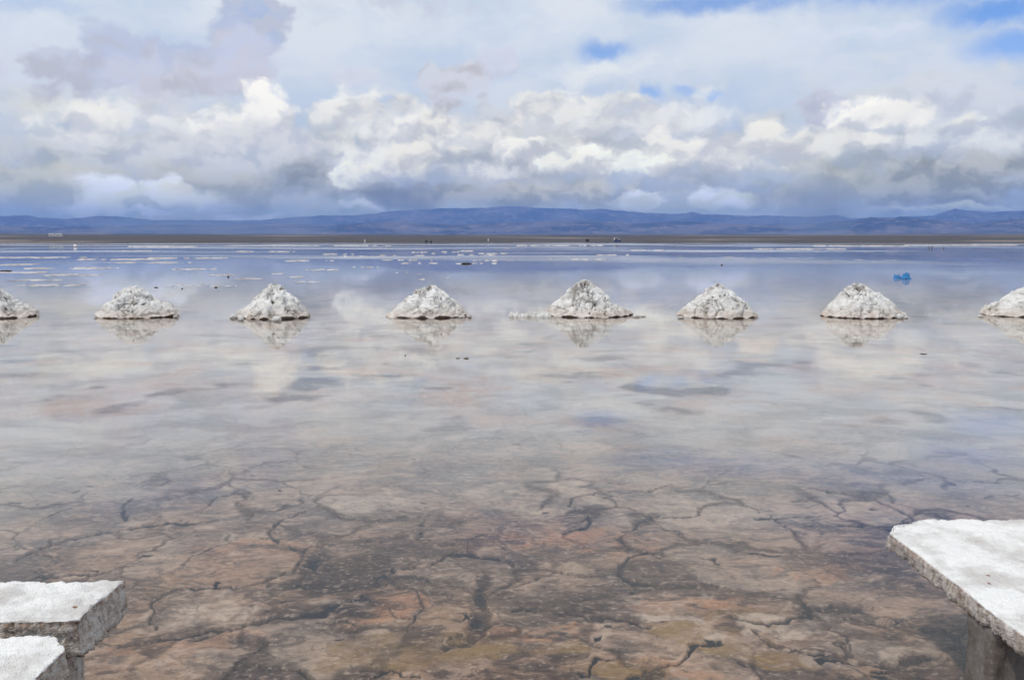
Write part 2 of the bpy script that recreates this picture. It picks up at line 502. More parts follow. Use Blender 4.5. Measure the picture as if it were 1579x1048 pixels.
    dark *= (0.15 + 0.85 * sstep(8.5, 5.0, Y)) * sstep(30, 14, Y)
    # heights
    Z = -0.046 + 0.012 * low + 0.010 * mid * near + 0.004 * fbm(X * 7, Y * 7, 3., 3) * near
    lip = sstep(0.13, 0.02, edge) * act * 0.008
    tl = sstep(3.2, 1.1, td) * 0.010
    Z = Z + near * (0.6 * lip + 0.35 * tl - 0.007 * groove - 0.012 * sstep(1.2, 0.4, td) - 0.014 * hole - 0.005 * mud)
    Z = np.minimum(Z, -0.012)
    Z = np.where(Y > 30, np.minimum(Z, -0.03), Z)
    # the bed climbs out at the far shore
    D = np.hypot(X, Y)
    Z = np.where(D > SHORE - 25, np.minimum(Z, -0.02), Z)
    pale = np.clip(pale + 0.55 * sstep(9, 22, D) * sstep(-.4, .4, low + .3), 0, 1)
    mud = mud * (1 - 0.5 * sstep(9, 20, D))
    cell = np.clip(cid + 0.35 * mid * 0.6, 0, 1)
    cell = cell * (1 - 0.8 * tc)
    V = np.stack([X, Y, Z], -1).reshape(-1, 3)
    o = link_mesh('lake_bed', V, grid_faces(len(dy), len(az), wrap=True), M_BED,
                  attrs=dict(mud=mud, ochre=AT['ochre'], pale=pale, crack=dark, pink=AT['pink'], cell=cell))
    tag(o, kind='structure')


lake_bed()

# ---------------------------------------------------------------- water: one still sheet
bm = bmesh.new()
rr = [0.0, 3, 8, 20, 50, 120, 260, 400, 560]
rings = [[bm.verts.new((rr[i] * math.sin(t), rr[i] * math.cos(t), 0)) for t in np.linspace(0, 2 * math.pi, 73)[:-1]] for i in range(1, len(rr))]
c0 = bm.verts.new((0, 0, 0))
for k in range(72):
    bm.faces.new((c0, rings[0][k], rings[0][(k + 1) % 72]))
    for a, b in zip(rings[:-1], rings[1:]):
        bm.faces.new((a[k], b[k], b[(k + 1) % 72], a[(k + 1) % 72]))
for f in bm.faces:
    f.normal_update()
    if f.normal.z < 0: f.normal_flip()
me = bpy.data.meshes.new('water'); bm.to_mesh(me); bm.free(); me.materials.append(M_WATER)
wo = bpy.data.objects.new('water', me); COL.objects.link(wo); tag(wo, kind='structure')


# ---------------------------------------------------------------- far shore plain and mountains
def plain_material():
    m, nt = material('shore_plain')
    pos = nt.n('ShaderNodeNewGeometry').outputs['Position']
    n1 = nt.noise(nt.scaled(pos, (0.003, 0.0016, 0)), 1.0, 6, 0.6)
    n2 = nt.noise(nt.scaled(pos, (0.03, 0.012, 0)), 1.0, 5, 0.65)
    c = nt.mix(nt.mapr(n1, 0.52, 0.60), (0.080, 0.072, 0.074), (0.23, 0.195, 0.175))
    c = nt.mix(nt.mapr(n2, 0.48, 0.66, 0, 0.8), c, (0.060, 0.052, 0.045))
    finish(nt, c, 0.95, None, 0.1)
    return m


M_PLAIN = plain_material()


def hill_material(name, lo, hi):
    m, nt = material(name)
    pos = nt.n('ShaderNodeNewGeometry').outputs['Position']
    n1 = nt.noise(pos, 0.0011, 6, 0.62)
    n2 = nt.noise(nt.scaled(pos, (1, 1, 4)), 0.0045, 5, 0.62)
    c = nt.mix(nt.mapr(n1, 0.40, 0.62), lo, hi)
    c = nt.mix(nt.mapr(n2, 0.55, 0.64, 0, 0.8), c, (0.36, 0.25, 0.19))
    finish(nt, c, 0.95, None, 0.1)
    return m


M_HILL = hill_material('mountain_rock', (0.018, 0.020, 0.026), (0.16, 0.125, 0.11))
M_FOOT = hill_material('foothill_scrub', (0.020, 0.021, 0.026), (0.17, 0.135, 0.12))


def shore_plain():
    az = np.linspace(-math.pi, math.pi, 721)[:-1]
    r = np.concatenate([[SHORE - 3], SHORE + np.geomspace(1, 9500, 60)])
    Rr, A = np.meshgrid(r, az, indexing='ij')
    X = Rr * np.sin(A); Y = Rr * np.cos(A)
    wob = 10 * fbm(A * 9, A * 0 + 2.0, 0.5, 4)
    t = np.clip((Rr - SHORE - wob) / 7000, -0.001, 1.6)
    Z = 46 * np.maximum(t, 0) ** 0.9 + np.where(t < 0, -0.3, 0.0)
    Z += np.clip(t, 0, 1) * 9 * fbm(X * 0.0012, Y * 0.0012, 0.2, 4)
    o = link_mesh('shore_plain', np.stack([X, Y, Z], -1), grid_faces(len(r), len(az), True), M_PLAIN)
    tag(o, kind='structure')


shore_plain()


def ridge(name, dist, prof, mat, foot_py, depth, rough, seed):
    """a mountain chain whose crest, seen from the lake, follows the traced outline; gullied slopes down to its foot"""
    pa, ph = [], []
    for px, py in prof:
        a, e = azel(px, py); pa.append(a); ph.append(e)
    am, aM = pa[0], pa[-1]
    az = np.concatenate([np.linspace(-1.5, am, 140)[:-1], np.linspace(am, aM, 900), np.linspace(aM, 1.5, 140)[1:]])
    e = np.interp(az, pa, ph)
    out = (az < am) | (az > aM)
    e = np.where(out, e + 0.012 * fbm(az * 7, az * 0 + seed, 0.4, 4) * np.minimum(1, np.maximum(am - az, az - aM) * 6), e)
    e = e + 0.0007 * rough * fbm(az * 90, az * 0 + seed, 1.4, 4)
    zf = EYE + dist * math.tan(azel(W / 2, foot_py)[1])
    zc = EYE + (dist + depth) * np.tan(e)
    s = np.concatenate([np.linspace(0, 1, 46), [1.25, 1.6]])
    S, A = np.meshgrid(s, az, indexing='ij')
    Rr = dist + depth * S
    X, Y = Rr * np.sin(A), Rr * np.cos(A)
    up = np.minimum(S, 1.0)
    gul = 1 - np.abs(fbm(A * 38 + 0.4 * S, S * 1.6, seed, 5, 0.55))
    prof_ = up ** 1.35 * (1 - 0.42 * (1 - gul) * 2.2 * (1 - up) * rough * 1.6)
    spur = 0.22 * np.maximum(0, fbm(A * 14, S * 1.2, seed + 3.0, 4)) * up * (1 - up) * 4 * rough
    Z = zf + (zc[None, :] - zf) * np.clip(prof_ + spur, 0, 1.0)
    Z = np.where(S > 1, zf + (zc[None, :] - zf) * np.maximum(0, 1 - (S - 1) * 1.8), Z)
    Z[0] -= 25
    o = link_mesh(name, np.stack([X, Y, Z], -1), grid_faces(len(s), len(az)), mat)
    tag(o, kind='structure')


BACK = [(-60, 330), (0, 333), (40, 332), (60, 335), (100, 338), (150, 333), (200, 335), (230, 339), (290, 339), (330, 340), (400, 339), (440, 336), (470, 334),
        (500, 332), (530, 333), (570, 330), (600, 326), (640, 323), (700, 321), (750, 321), (780, 318), (800, 319), (850, 321), (900, 323), (935, 322),
        (965, 326), (1000, 328), (1050, 330), (1066, 327), (1082, 330), (1140, 332), (1200, 333), (1260, 334), (1290, 331), (1315, 337), (1340, 336),
        (1400, 334), (1440, 332), (1472, 321), (1490, 325), (1530, 327), (1579, 325), (1640, 330)]
MIDR = [(-60, 352), (0, 349), (120, 350), (250, 346), (330, 348), (430, 345), (520, 346), (600, 342), (700, 346), (800, 343), (900, 340), (980, 344), (1060, 341),
        (1150, 346), (1230, 347), (1320, 339), (1345, 335), (1372, 337), (1388, 333), (1400, 335), (1440, 339), (1500, 345), (1560, 338), (1640, 336)]
ridge('mountains', 14500, BACK, M_HILL, 358, 3600, 1.0, 2.0)
ridge('hills', 10200, MIDR, M_FOOT, 361, 1900, 0.8, 9.0)


# ---------------------------------------------------------------- salt crust that stands out of the far water
def salt_flat():
    m, nt = material('salt_crust')
    pos = nt.n('ShaderNodeNewGeometry').outputs['Position']
    n1 = nt.noise(pos, 1.3, 5, 0.65)
    c = nt.mix(nt.mapr(n1, 0.40, 0.64), (0.56, 0.53, 0.525), (0.27, 0.245, 0.24))
    finish(nt, c, 0.9, nt.bump(n1, 0.6, 0.03), 0.2)
    pts, fcs = [], []

    def patch(px, py, wpx, hgt, dep=None):
        x, y = ground(px, py)
        D = math.hypot(x, y)
        hw = wpx / 2 / F * D
        hd = dep if dep else min(hw * 0.9 + 0.4, 0.035 * D)
        nu, nv = max(12, int(wpx / 2.0)), 9
        u = np.linspace(-1, 1, nu); v = np.linspace(-1, 1, nv)
        V, U = np.meshgrid(v, u, indexing='ij')
        s = random.random() * 90
        lim = 0.45 + 1.0 * fbm(u * 2.2 * max(1, hw / 3) + s, u * 0 + s, .3, 4)
        lim = np.clip(lim, 0.05, 1.0)[None, :] * np.sqrt(np.clip(1 - u ** 4, 0, 1))[None, :]
        X = x + U * hw; Y = y + V * hd * lim
        top = hgt * (0.55 + 0.7 * np.abs(fbm(X * 1.3, Y * 1.3, s, 3)))
        brk = sstep(-0.35, 0.05, fbm(u * 3.0 * max(1, hw / 2.5) + s * 2, u * 0 + s, 1.3, 4, .6))[None, :]
        Z = top * brk * np.clip(1 - np.abs(V) ** 3, 0, 1) * (lim > .12) - 0.012 - 0.02 * (np.abs(V) > .99)
        Z = np.where(np.abs(U) > .995, -0.02, Z)
        b = sum(len(p) for p in pts)
        pts.append(np.stack([X, Y, Z], -1).reshape(-1, 3))
        fcs.append(grid_faces(nv, nu) + b)

    for px, py, w in [(620, 420.5, 24), (648, 423, 6), (664, 423, 6), (652, 431, 14), (690, 428, 10), (640, 406, 70), (618, 401, 60), (680, 407, 46), (708, 406.5, 26),
                      (750, 406, 46), (790, 402, 18), (748, 402, 40), (666, 402, 8), (620, 394, 70), (680, 391, 56), (700, 388.5, 40), (560, 395, 60), (735, 393, 60),
                      (760, 391, 46), (783, 383, 12), (720, 387, 30), (645, 389, 30), (590, 383, 30), (890, 391, 20), (850, 400, 9), (800, 398, 10), (843, 394, 12),
                      (905, 400, 60), (950, 393, 70), (1000, 386, 70), (470, 435, 44), (455, 427, 26), (425, 422, 30), (380, 430, 50), (300, 415, 60), (350, 417, 40),
                      (430, 412, 60), (500, 416, 70), (560, 412, 50), (240, 405, 120), (180, 400, 120), (60, 397, 160), (40, 408, 90), (100, 414, 110), (150, 413, 60),
                      (80, 440, 110), (60, 432, 70), (120, 424, 90), (30, 420, 70), (200, 409, 60), (260, 398, 60), (320, 398, 60), (345, 407, 90), (410, 402, 80), (470, 402, 100),
                      (520, 392, 60), (440, 388, 50), (380, 388, 30), (305, 392, 50), (270, 396, 40), (200, 387, 60), (100, 380, 140), (250, 380, 120), (420, 379, 140), (560, 379, 90),
                      (700, 379, 160), (860, 378.5, 140), (1010, 378.5, 150), (1150, 380.5, 180), (1060, 386, 150), (1230, 384, 160), (1330, 379, 140), (1480, 378, 150), (340, 424, 40), (290, 440, 50), (345, 441, 40)]:
        dyy = py - HZ
        if random.random() < (0.45 if py < 382 else 0.18): continue
        patch(px, py, w, 0.0033 * EYE * F / dyy / 3.2 + 0.012)
    for px, py, w in [(1480, 386, 190), (1330, 389, 150), (1200, 398, 200), (1090, 397, 150), (1330, 401, 120), (1440, 399, 160), (1560, 388, 120)]:
        patch(px, py, w, 0.016, 9.0)
    # low crusts just breaking the surface nearer by
    for px, py, w in [(803, 537, 50), (598, 574, 42)]:
        patch(px, py, w, 0.006, 0.07)
    o = link_mesh('salt_flat', np.concatenate(pts), np.concatenate(fcs), m)
    tag(o, kind='structure')


salt_flat()


# ---------------------------------------------------------------- salt mounds
def mound(name, px0, px1, peak_px, peak_py, base_py, seed, label, sharp=1.15, top=0.10, lumps=1.0, pits=26, skew=0.0):
    r = np.random.default_rng(seed)
    bx, by = ground(peak_px, base_py)
    scale = by / F / CP * math.hypot(1, 0)
    # half widths left and right of the peak, depth about the mean
    rl = (peak_px - px0) * by / F; rrr = (px1 - peak_px) * by / F
    rd = 0.5 * (rl + rrr) * 0.86
    cy = by + rd * 0.96
    cx = (peak_px - W / 2) / F * cy
    rl *= cy / by; rrr *= cy / by
    d = ray(peak_px, peak_py); hgt = EYE + d[2] * cy / d[1]
    NA, NR = 360, 150
    th = np.linspace(0, 2 * math.pi, NA + 1)[:-1]
    rho = np.concatenate([[0.0], np.linspace(0.004, 1, NR - 12), np.linspace(0.995, 0.80, 11)])
    under = np.concatenate([np.zeros(NR - 11), np.linspace(0.1, 1, 11)])
    P, T = np.meshgrid(rho, th, indexing='ij')
    U = np.repeat(under[:, None], NA, 1)
    ct, st = np.cos(T), np.sin(T)
    rx = np.where(ct < 0, rl, rrr)
    wob = 1 + 0.07 * fbm(ct * 1.5 + seed, st * 1.5, 0.3, 4)
    rad = 1 / np.sqrt((ct / rx) ** 2 + (st / rd) ** 2) * wob
    X = P * rad * ct; Y = P * rad * st
    pp = np.clip(P, 0, 1)
    prof = (1 - pp ** (sharp + 0.42)) * (1 - top) + top * (1 - sstep(0.0, 0.6, pp))
    prof = prof * (0.90 + 0.10 * (1 - pp))
    prof = np.clip(prof + 0.10 * np.sin(pp * math.pi) * fbm(ct * 1.3, st * 1.3 + seed, pp * 2, 3), 0, None)
    gap = 0.020 + 0.055 * fbm(ct * 3.0 + seed * 3, st * 3.0, 0.9, 4)          # lip height over the water
    gap = np.clip(gap, -0.02, 0.055)
    Z = gap + (hgt - gap) * prof
    Z = np.where(U > 0, gap - U * (gap + 0.05), Z)
    # lumps, clods and crevices, pushed along the slope normal
    nx, ny, nz = ct * hgt, st * hgt, rad * 0.9
    ln = np.sqrt(nx ** 2 + ny ** 2 + nz ** 2); nx, ny, nz = nx / ln, ny / ln, nz / ln
    sx, sy, sz = X + seed * 7.1, Y, Z
    big = fbm(sx * 3.4, sy * 3.4, sz * 3.4, 3, 0.5)
    midn = fbm(sx * 9, sy * 9, sz * 9, 4, 0.6)
    fin = fbm(sx * 30, sy * 30, sz * 30, 3, 0.65)
    pl = np.stack([X, Y, Z], -1).reshape(-1, 3)
    wpl = pl + 0.035 * np.stack([fbm(pl[:, 0] * 8, pl[:, 1] * 8, pl[:, 2] * 8 + k, 3) for k in (3.0, 13.0, 23.0)], -1)

    def clods(n):
        i = r.integers(0, len(pl), n)
        f1 = np.full(len(pl), 9.0); f2 = f1.copy(); val = np.zeros(len(pl)); rv = r.random(n)
        for q, v in zip(pl[i], rv):
            dd = np.linalg.norm(wpl - q, axis=1)
            c = dd < f1
            f2 = np.where(c, f1, np.minimum(f2, dd)); val = np.where(c, v, val); f1 = np.where(c, dd, f1)
        return (f2 - f1).reshape(X.shape), val.reshape(X.shape)

    e1, v1 = clods(46); e2, v2 = clods(230)
    loose = sstep(-0.15, 0.35, fbm(sx * 2.6, sy * 2.6, sz * 2.6 + 40, 3))
    crev = sstep(0.040, 0.004, e1) * (0.15 + 0.85 * loose) + 0.9 * sstep(0.022, 0.002, e2) * loose
    disp = 0.050 * big + 0.018 * midn + 0.005 * fin + lumps * ((v1 - 0.5) * 0.050 + (v2 - 0.5) * 0.030 * loose) - 0.040 * crev * lumps
    # dark holes between slumped clods, longer down the slope on the flanks
    pit = np.zeros(X.shape)
    cand = np.flatnonzero((P > 0.06).ravel() & (P < 0.92).ravel() & (U == 0).ravel())
    for q in r.choice(cand, pits):
        c = pl[q]; tx = math.atan2(c[2], c[0]) + r.normal() * 0.5
        a = r.uniform(0.022, 0.060); b = a * r.uniform(0.30, 0.55)
        dx, dz, dyv = X - c[0], Z - c[2], Y - c[1]
        u = dx * math.cos(tx) - dz * math.sin(tx) * np.sign(c[0]); v = dx * math.sin(tx) * np.sign(c[0]) + dz * math.cos(tx)
        pit = np.maximum(pit, sstep(1.2, 0.4, np.sqrt((u / a) ** 2 + (v / b) ** 2 + (dyv / a) ** 2) + 0.35 * midn))
    disp = disp - 0.055 * pit
    fade = sstep(1.0, 0.90, pp) * (U == 0) * 0.85 + 0.15 * (U == 0)
    X2 = X + nx * disp * fade; Y2 = Y + ny * disp * fade; Z2 = Z + nz * disp * fade
    Z2[0] = Z2[1].mean()
    Z2 = np.where(U == 0, np.maximum(Z2, np.minimum(gap, Z)), Z2)
    foot = sstep(0.13, 0.02, Z2 + 0.05 * midn)
    dirt_shade = np.clip(1.0 * pit + 0.38 * crev * loose + (U > 0) * 0.9 + 0.14 * sstep(0.10, 0.5, big + midn), 0, 1)  # shade painted into pits, crevices and the lip's underside, plus mottled tone
    wet = np.clip(sstep(0.26, 0.03, Z2 + 0.09 * midn) * (0.45 + 0.55 * sstep(-.3, .4, midn)), 0, 1)
    o = link_mesh(name, np.stack([X2, Y2, Z2], -1), grid_faces(len(rho), NA, True), M_MOUND, attrs=dict(dirt_shade=dirt_shade, wet=wet))
    o.location = (cx, cy, 0)
    tag(o, label, 'salt mound', 'salt mounds in a row across the shallow water')
    return o


MOUNDS = [
    (-56, 51, -2, 446, 491.5, 3, 'smooth salt mound cut off by the left edge of the photo', 1.15, .12, .8, 14),
    (149, 274, 203, 440, 491, 7, 'broad rounded salt mound with grooved left flank, nearest the left edge but whole', 1.30, .12, 1.0, 26),
    (366, 477, 424, 437, 492, 5, 'pointed salt mound with a heap of loose clods at its left foot', 1.12, .13, .9, 26),
    (597, 719, 664, 438, 490.5, 12, 'whitest salt mound with blunt peak and one clod off its right foot', 1.12, .12, .8, 22),
    (838, 978, 902, 432, 489.5, 15, 'tallest and roughest salt mound, pitted all over, with a long low ridge at its left', 1.0, .22, 1.3, 46),
    (1045, 1167, 1106, 436, 491, 18, 'salt mound with flat ridged top standing right of the roughest mound', 1.22, .16, 1.0, 28),
    (1270, 1392, 1322, 436, 491, 22, 'salt mound with smooth round top and crumbly right toe, below the blue plastic', 1.25, .14, .7, 24),
    (1519, 1644, 1584, 440, 489.5, 27, 'salt mound cut off by the right edge of the photo', 1.2, .12, .8, 26),
]
for px0, px1, pk, py, bs, sd, lab, sh, tp, lm, pt in MOUNDS:
    mound('salt_mound', px0, px1, pk, py, bs, sd, lab, sh, tp, lm, pt)


def clod(name, px, py, w, h, seed, mat, label, cat, group=None, dirt_shade=0.2, sink=0.25):
    """an irregular broken lump, w x h in photograph pixels, standing at the given pixel's spot on the water"""
    x, y = ground(px, py)
    s = y / F
    bm = bmesh.new()
    bmesh.ops.create_icosphere(bm, subdivisions=4, radius=1.0)
    v = np.array([q.co[:] for q in bm.verts])
    n = 0.30 * fbm(v[:, 0] * 1.4 + seed, v[:, 1] * 1.4, v[:, 2] * 1.4, 3) + 0.18 * np.abs(fbm(v[:, 0] * 4 + seed, v[:, 1] * 4, v[:, 2] * 4, 3))
    v = v * (1 + n)[:, None]
    v *= np.array([w * s / 2, w * s / 2 * 0.8, h * s * 0.62])
    v[:, 2] += h * s * (0.62 - sink)
    f = np.array([[q.index for q in p.verts] for p in bm.faces])
    bm.free()
    o = link_mesh(name, v, f, mat, attrs=dict(dirt_shade=np.clip(np.full(len(v), dirt_shade) + sstep(0.4, 0.0, v[:, 2] / (h * s)) * 0.4, 0, 1)))
    o.location = (x, y, 0)
    tag(o, label, cat, group)
    return o


# loose clods by the mounds
G1 = 'loose clods at the left foot of the pointed mound'
for i, (px, py, w, h, lab) in enumerate([
        (360, 491, 12, 6, 'flat white clod farthest left of the pointed mound'),
        (371, 489, 10, 12, 'tallest loose clod leaning on the left foot of the pointed mound'),
        (372, 494, 8, 7, 'clod in front of the tallest loose clod at the pointed mound'),
        (427, 495, 14, 7, 'knobbly clod in front of the pointed mound at its middle')]):
    clod('salt_clod', px, py, w, h, 3.1 * i + 1, M_MOUND, lab, 'salt clod', G1)
clod('salt_clod', 724, 490, 6, 6, 5.5, M_MOUND, 'single small clod off the right foot of the whitest mound', 'salt clod', None, .45)
clod('salt_clod', 712, 490, 9, 4, 6.5, M_MOUND, 'low crumb touching the right toe of the whitest mound', 'salt clod', None, .3)
clod('salt_clod', 1512, 489, 8, 4, 8.5, M_MOUND, 'small flat clod left of the mound at the right edge', 'salt clod', None, .3)
clod('salt_clod', 1387, 491, 10, 7, 9.5, M_MOUND, 'crumbly clod at the right toe of the mound below the blue plastic', 'salt clod', None, .2)
clod('salt_clod', 1397, 491, 6, 4, 10.5, M_MOUND, 'last small clod right of the mound below the blue plastic', 'salt clod', None, .3)
clod('salt_clod', 1050, 491, 10, 4, 11.5, M_MOUND, 'thin crumb at the left toe of the flat topped mound', 'salt clod', None, .4)
clod('salt_clod', 271, 490, 7, 5, 12.5, M_MOUND, 'brownish clod at the right toe of the broad rounded mound', 'salt clod', None, .5)
clod('salt_clod', 981, 489, 12, 3, 13.5, M_MOUND, 'low crumb right of the roughest mound', 'salt clod', None, .4)
clod('salt_clod', 992, 488.5, 7, 2, 14.5, M_MOUND, 'thin farthest crumb right of the roughest mound', 'salt clod', None, .5)


def tail_ridge():
    x0, y0 = ground(784, 488.5); x1, _ = ground(850, 488.5)
    n, m = 120, 22
    u = np.linspace(0, 1, n); v = np.linspace(-1, 1, m)
    V, U = np.meshgrid(v, u, indexing='ij')
    hw = 0.05 + 0.03 * fbm(u * 9, u * 0, 1.2, 3); ht = 0.062 + 0.030 * fbm(u * 14, u * 0, 4.2, 4) + 0.035 * np.exp(-((u - .06) / .05) ** 2) + 0.05 * u ** 3
    en = np.sqrt(np.clip(1 - (2 * u - 1) ** 10, 0, 1))
    X = (U * (x1 - x0)); Y = V * hw[None] * 1.6 + 0.02 * fbm(U * 9, V, 7.0, 3)
    Z = (ht[None] + 0.02) * np.sqrt(np.clip(1 - V ** 2, 0, 1)) * en[None] * (1 + 0.5 * fbm(U * 22, V * 2, 3.0, 3)) - 0.012
    o = link_mesh('salt_ridge', np.stack([X, Y, Z], -1), grid_faces(m, n), M_MOUND, attrs=dict(dirt_shade=np.clip(0.05 + 0.5 * sstep(.02, 0, Z), 0, 1)))
    o.location = (x0, y0, 0)
    tag(o, 'long low crumbly salt ridge trailing left from the roughest mound', 'salt ridge')


tail_ridge()

# ---------------------------------------------------------------- benches and table of sawn salt
def slab_mesh(name, x0, x1, y0, y1, z0, z1, parent, cuts=(), step=0.007, rad=0.012, seed=0.0, rough=1.0, mat=None, side_all=0.0):
    """sawn salt block: rounded crumbling arrises, grainy faces, optional broken corners (nx, ny, d)"""
    ctr = np.array([(x0 + x1) / 2, (y0 + y1) / 2, (z0 + z1) / 2]); hs = np.array([x1 - x0, y1 - y0, z1 - z0]) / 2
    nn = np.maximum(np.round(2 * hs / step).astype(int), 4) + 1
    Vs, Fs, b = [], [], 0
    for ax in range(3):
        a1, a2 = [k for k in range(3) if k != ax]
        u = np.linspace(-hs[a1], hs[a1], nn[a1]); v = np.linspace(-hs[a2], hs[a2], nn[a2])
        UU, VV = np.meshgrid(u, v, indexing='ij')
        for sg in (-1, 1):
            p = np.zeros(UU.shape + (3,)); p[..., a1] = UU; p[..., a2] = VV; p[..., ax] = sg * hs[ax]
            f = grid_faces(len(u), len(v)) + b
            if (sg > 0) == (ax == 1): f = f[:, ::-1]
            Vs.append(p.reshape(-1, 3)); Fs.append(f); b += p.size // 3
    V = np.concatenate(Vs); Fc = np.concatenate(Fs)
    key = np.round(V * 1e5).astype(np.int64)
    _, idx, inv = np.unique(key, axis=0, return_index=True, return_inverse=True)
    V = V[idx]; Fc = inv.reshape(-1)[Fc]
    w = V + ctr + seed
    # crumbled arris
    e = rad * (0.8 + 1.0 * np.abs(fbm(w[:, 0] * 14, w[:, 1] * 14, w[:, 2] * 14, 4, .6)))
    inner = np.clip(V, -(hs - e[:, None]), hs - e[:, None])
    d = V - inner; L = np.linalg.norm(d, axis=1)
    nrm = d / np.maximum(L, 1e-9)[:, None]
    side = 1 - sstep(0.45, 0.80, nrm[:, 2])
    gro = fbm(w[:, 0] * 55, w[:, 1] * 55, w[:, 2] * 5, 3, .6)
    disp = rough * (0.0040 * fbm(w[:, 0] * 16, w[:, 1] * 16, w[:, 2] * 16, 3) + 0.0055 * fbm(w[:, 0] * 7, w[:, 1] * 7, w[:, 2] * 7, 3) + 0.0032 * fbm(w[:, 0] * 28, w[:, 1] * 28, w[:, 2] * 28, 3, .6) + 0.0035 * perlin(w[:, 0] * 95, w[:, 1] * 95, w[:, 2] * 95)) * (1 + 0.5 * side) + 0.006 * gro * side * rough
    V = inner + nrm * (e + disp)[:, None]
    # slightly wavy cut lines
    lf = np.stack([fbm(w[:, 1] * 3, w[:, 2] * 3, 1.5, 3) * 0.008, fbm(w[:, 0] * 3, w[:, 2] * 3, 6.5, 3) * 0.008, fbm(w[:, 0] * 1.6, w[:, 1] * 1.6, 3.5, 3) * 0.006], -1)
    V = V + lf * rough
    for nx, ny, dd in cuts:
        q = V[:, 0] * nx + V[:, 1] * ny - dd - 0.02 * fbm(w[:, 0] * 9, w[:, 1] * 9, w[:, 2] * 9, 4, .6)
        o_ = np.maximum(q, 0)
        V[:, 0] -= o_ * nx; V[:, 1] -= o_ * ny
        side = np.maximum(side, sstep(0.004, 0.03, o_) * (np.abs(nrm[:, 2]) < 2) * sstep(0.4, 0.0, nrm[:, 2]))
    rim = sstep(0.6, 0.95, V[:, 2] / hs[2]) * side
    dirt_shade = np.clip(rim * 0.9 + 0.35 * side * sstep(0.0, 0.5, fbm(w[:, 0] * 5, w[:, 1] * 5, w[:, 2] * 9, 3)), 0, 1)
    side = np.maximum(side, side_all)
    o = link_mesh(name, V, Fc, mat or M_SLAB, parent, attrs=dict(side=side, dirt_shade=dirt_shade))
    o.location = ctr
    return o


TOP = EYE - 1.20


def at(px, py, z):
    return ground(px, py, z)


# right table: back left corner broken round, long edge running toward the camera
t = empty('salt_table', (2.1, 2.7, -0.04))
yb = at(1500, 799, TOP)[1]
xl = at(1370, 818, TOP)[0]
sx0, sx1, sy0, sy1 = xl - 0.005, xl + 1.25, 1.55, yb
cx_, cy_ = (sx0 + sx1) / 2, (sy0 + sy1) / 2


def corner_cut(pa, pb, z, outward):
    (ax, ay), (bx, by) = at(*pa, z), at(*pb, z)
    nx, ny = by - ay, ax - bx
    l = math.hypot(nx, ny); nx, ny = nx / l, ny / l
    if nx * outward[0] + ny * outward[1] < 0: nx, ny = -nx, -ny
    return nx, ny, nx * (ax - cx_) + ny * (ay - cy_)


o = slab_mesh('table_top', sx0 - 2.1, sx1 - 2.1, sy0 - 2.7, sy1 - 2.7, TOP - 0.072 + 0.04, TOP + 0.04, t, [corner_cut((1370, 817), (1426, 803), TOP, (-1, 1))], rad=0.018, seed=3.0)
px_w = sx0 + 0.012
lg0, lg1 = at(1530, 985, TOP - 0.1)[1], None
yA = 0.0
# leg: its far left arris shows at column 1490, the near left one at column 1530
ya = (px_w * F / (1490 - W / 2) - (EYE - 0.30) * SP) / CP; yb_ = (px_w * F / (1530 - W / 2) - (EYE - 0.30) * SP) / CP
slab_mesh('leg', px_w - 2.1, px_w + 0.62 - 2.1, yb_ - 2.7, ya - 2.7, -0.05 + 0.04, TOP - 0.070 + 0.04, t, seed=8.0, step=0.011, rough=0.6, mat=M_LEG)
tag(t, 'white salt slab table with a grey block leg in the right foreground', 'table', 'furniture sawn from salt blocks')

# left benches: two slabs end to end with a narrow gap
xr = at(118, 959, TOP)[0]; yf = at(60, 957, TOP)[1]; yk = at(60, 893, TOP)[1]
t = empty('salt_bench', (-1.9, 2.8, -0.04))
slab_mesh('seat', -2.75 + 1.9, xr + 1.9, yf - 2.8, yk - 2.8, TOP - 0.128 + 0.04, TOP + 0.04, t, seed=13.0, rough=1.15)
slab_mesh('leg', xr - 0.52 + 1.9, xr - 0.075 + 1.9, yf + 0.015 - 2.8, yf + 0.16 - 2.8, -0.05 + 0.04, TOP - 0.126 + 0.04, t, seed=17.0, step=0.011, rough=0.8, side_all=1.0)
tag(t, 'thick white salt slab bench with brown sawn sides at the back left corner', 'bench', 'furniture sawn from salt blocks')
xr2 = at(99, 1003, TOP)[0]; yk2 = at(30, 979, TOP)[1]
t = empty('salt_bench', (-1.9, 2.2, -0.04))
x0_, x1_, y0_, y1_ = -2.75, xr2, 1.75, yk2
cx_, cy_ = (x0_ + x1_) / 2, (y0_ + y1_) / 2
slab_mesh('seat', x0_ + 1.9, x1_ + 1.9, y0_ - 2.2, y1_ - 2.2, TOP - 0.095 + 0.04, TOP - 0.003 + 0.04, t, [corner_cut((80, 983), (99, 1002), TOP, (1, 1))], seed=23.0, rough=1.2)
slab_mesh('leg', xr2 - 0.55 + 1.9, xr2 - 0.12 + 1.9, yk2 - 0.24 - 2.2, yk2 - 0.05 - 2.2, -0.05 + 0.04, TOP - 0.093 + 0.04, t, seed=27.0, step=0.011, rough=0.6, mat=M_LEG)
tag(t, 'white salt slab bench with a broken corner, nearest in the lower left corner', 'bench', 'furniture sawn from salt blocks')

# ---------------------------------------------------------------- blue plastic in the far water
M_BLUE = plain_mat('blue_plastic', (0.022, 0.20, 0.48), 0.35, 0.45, 14.0, spec=0.6)


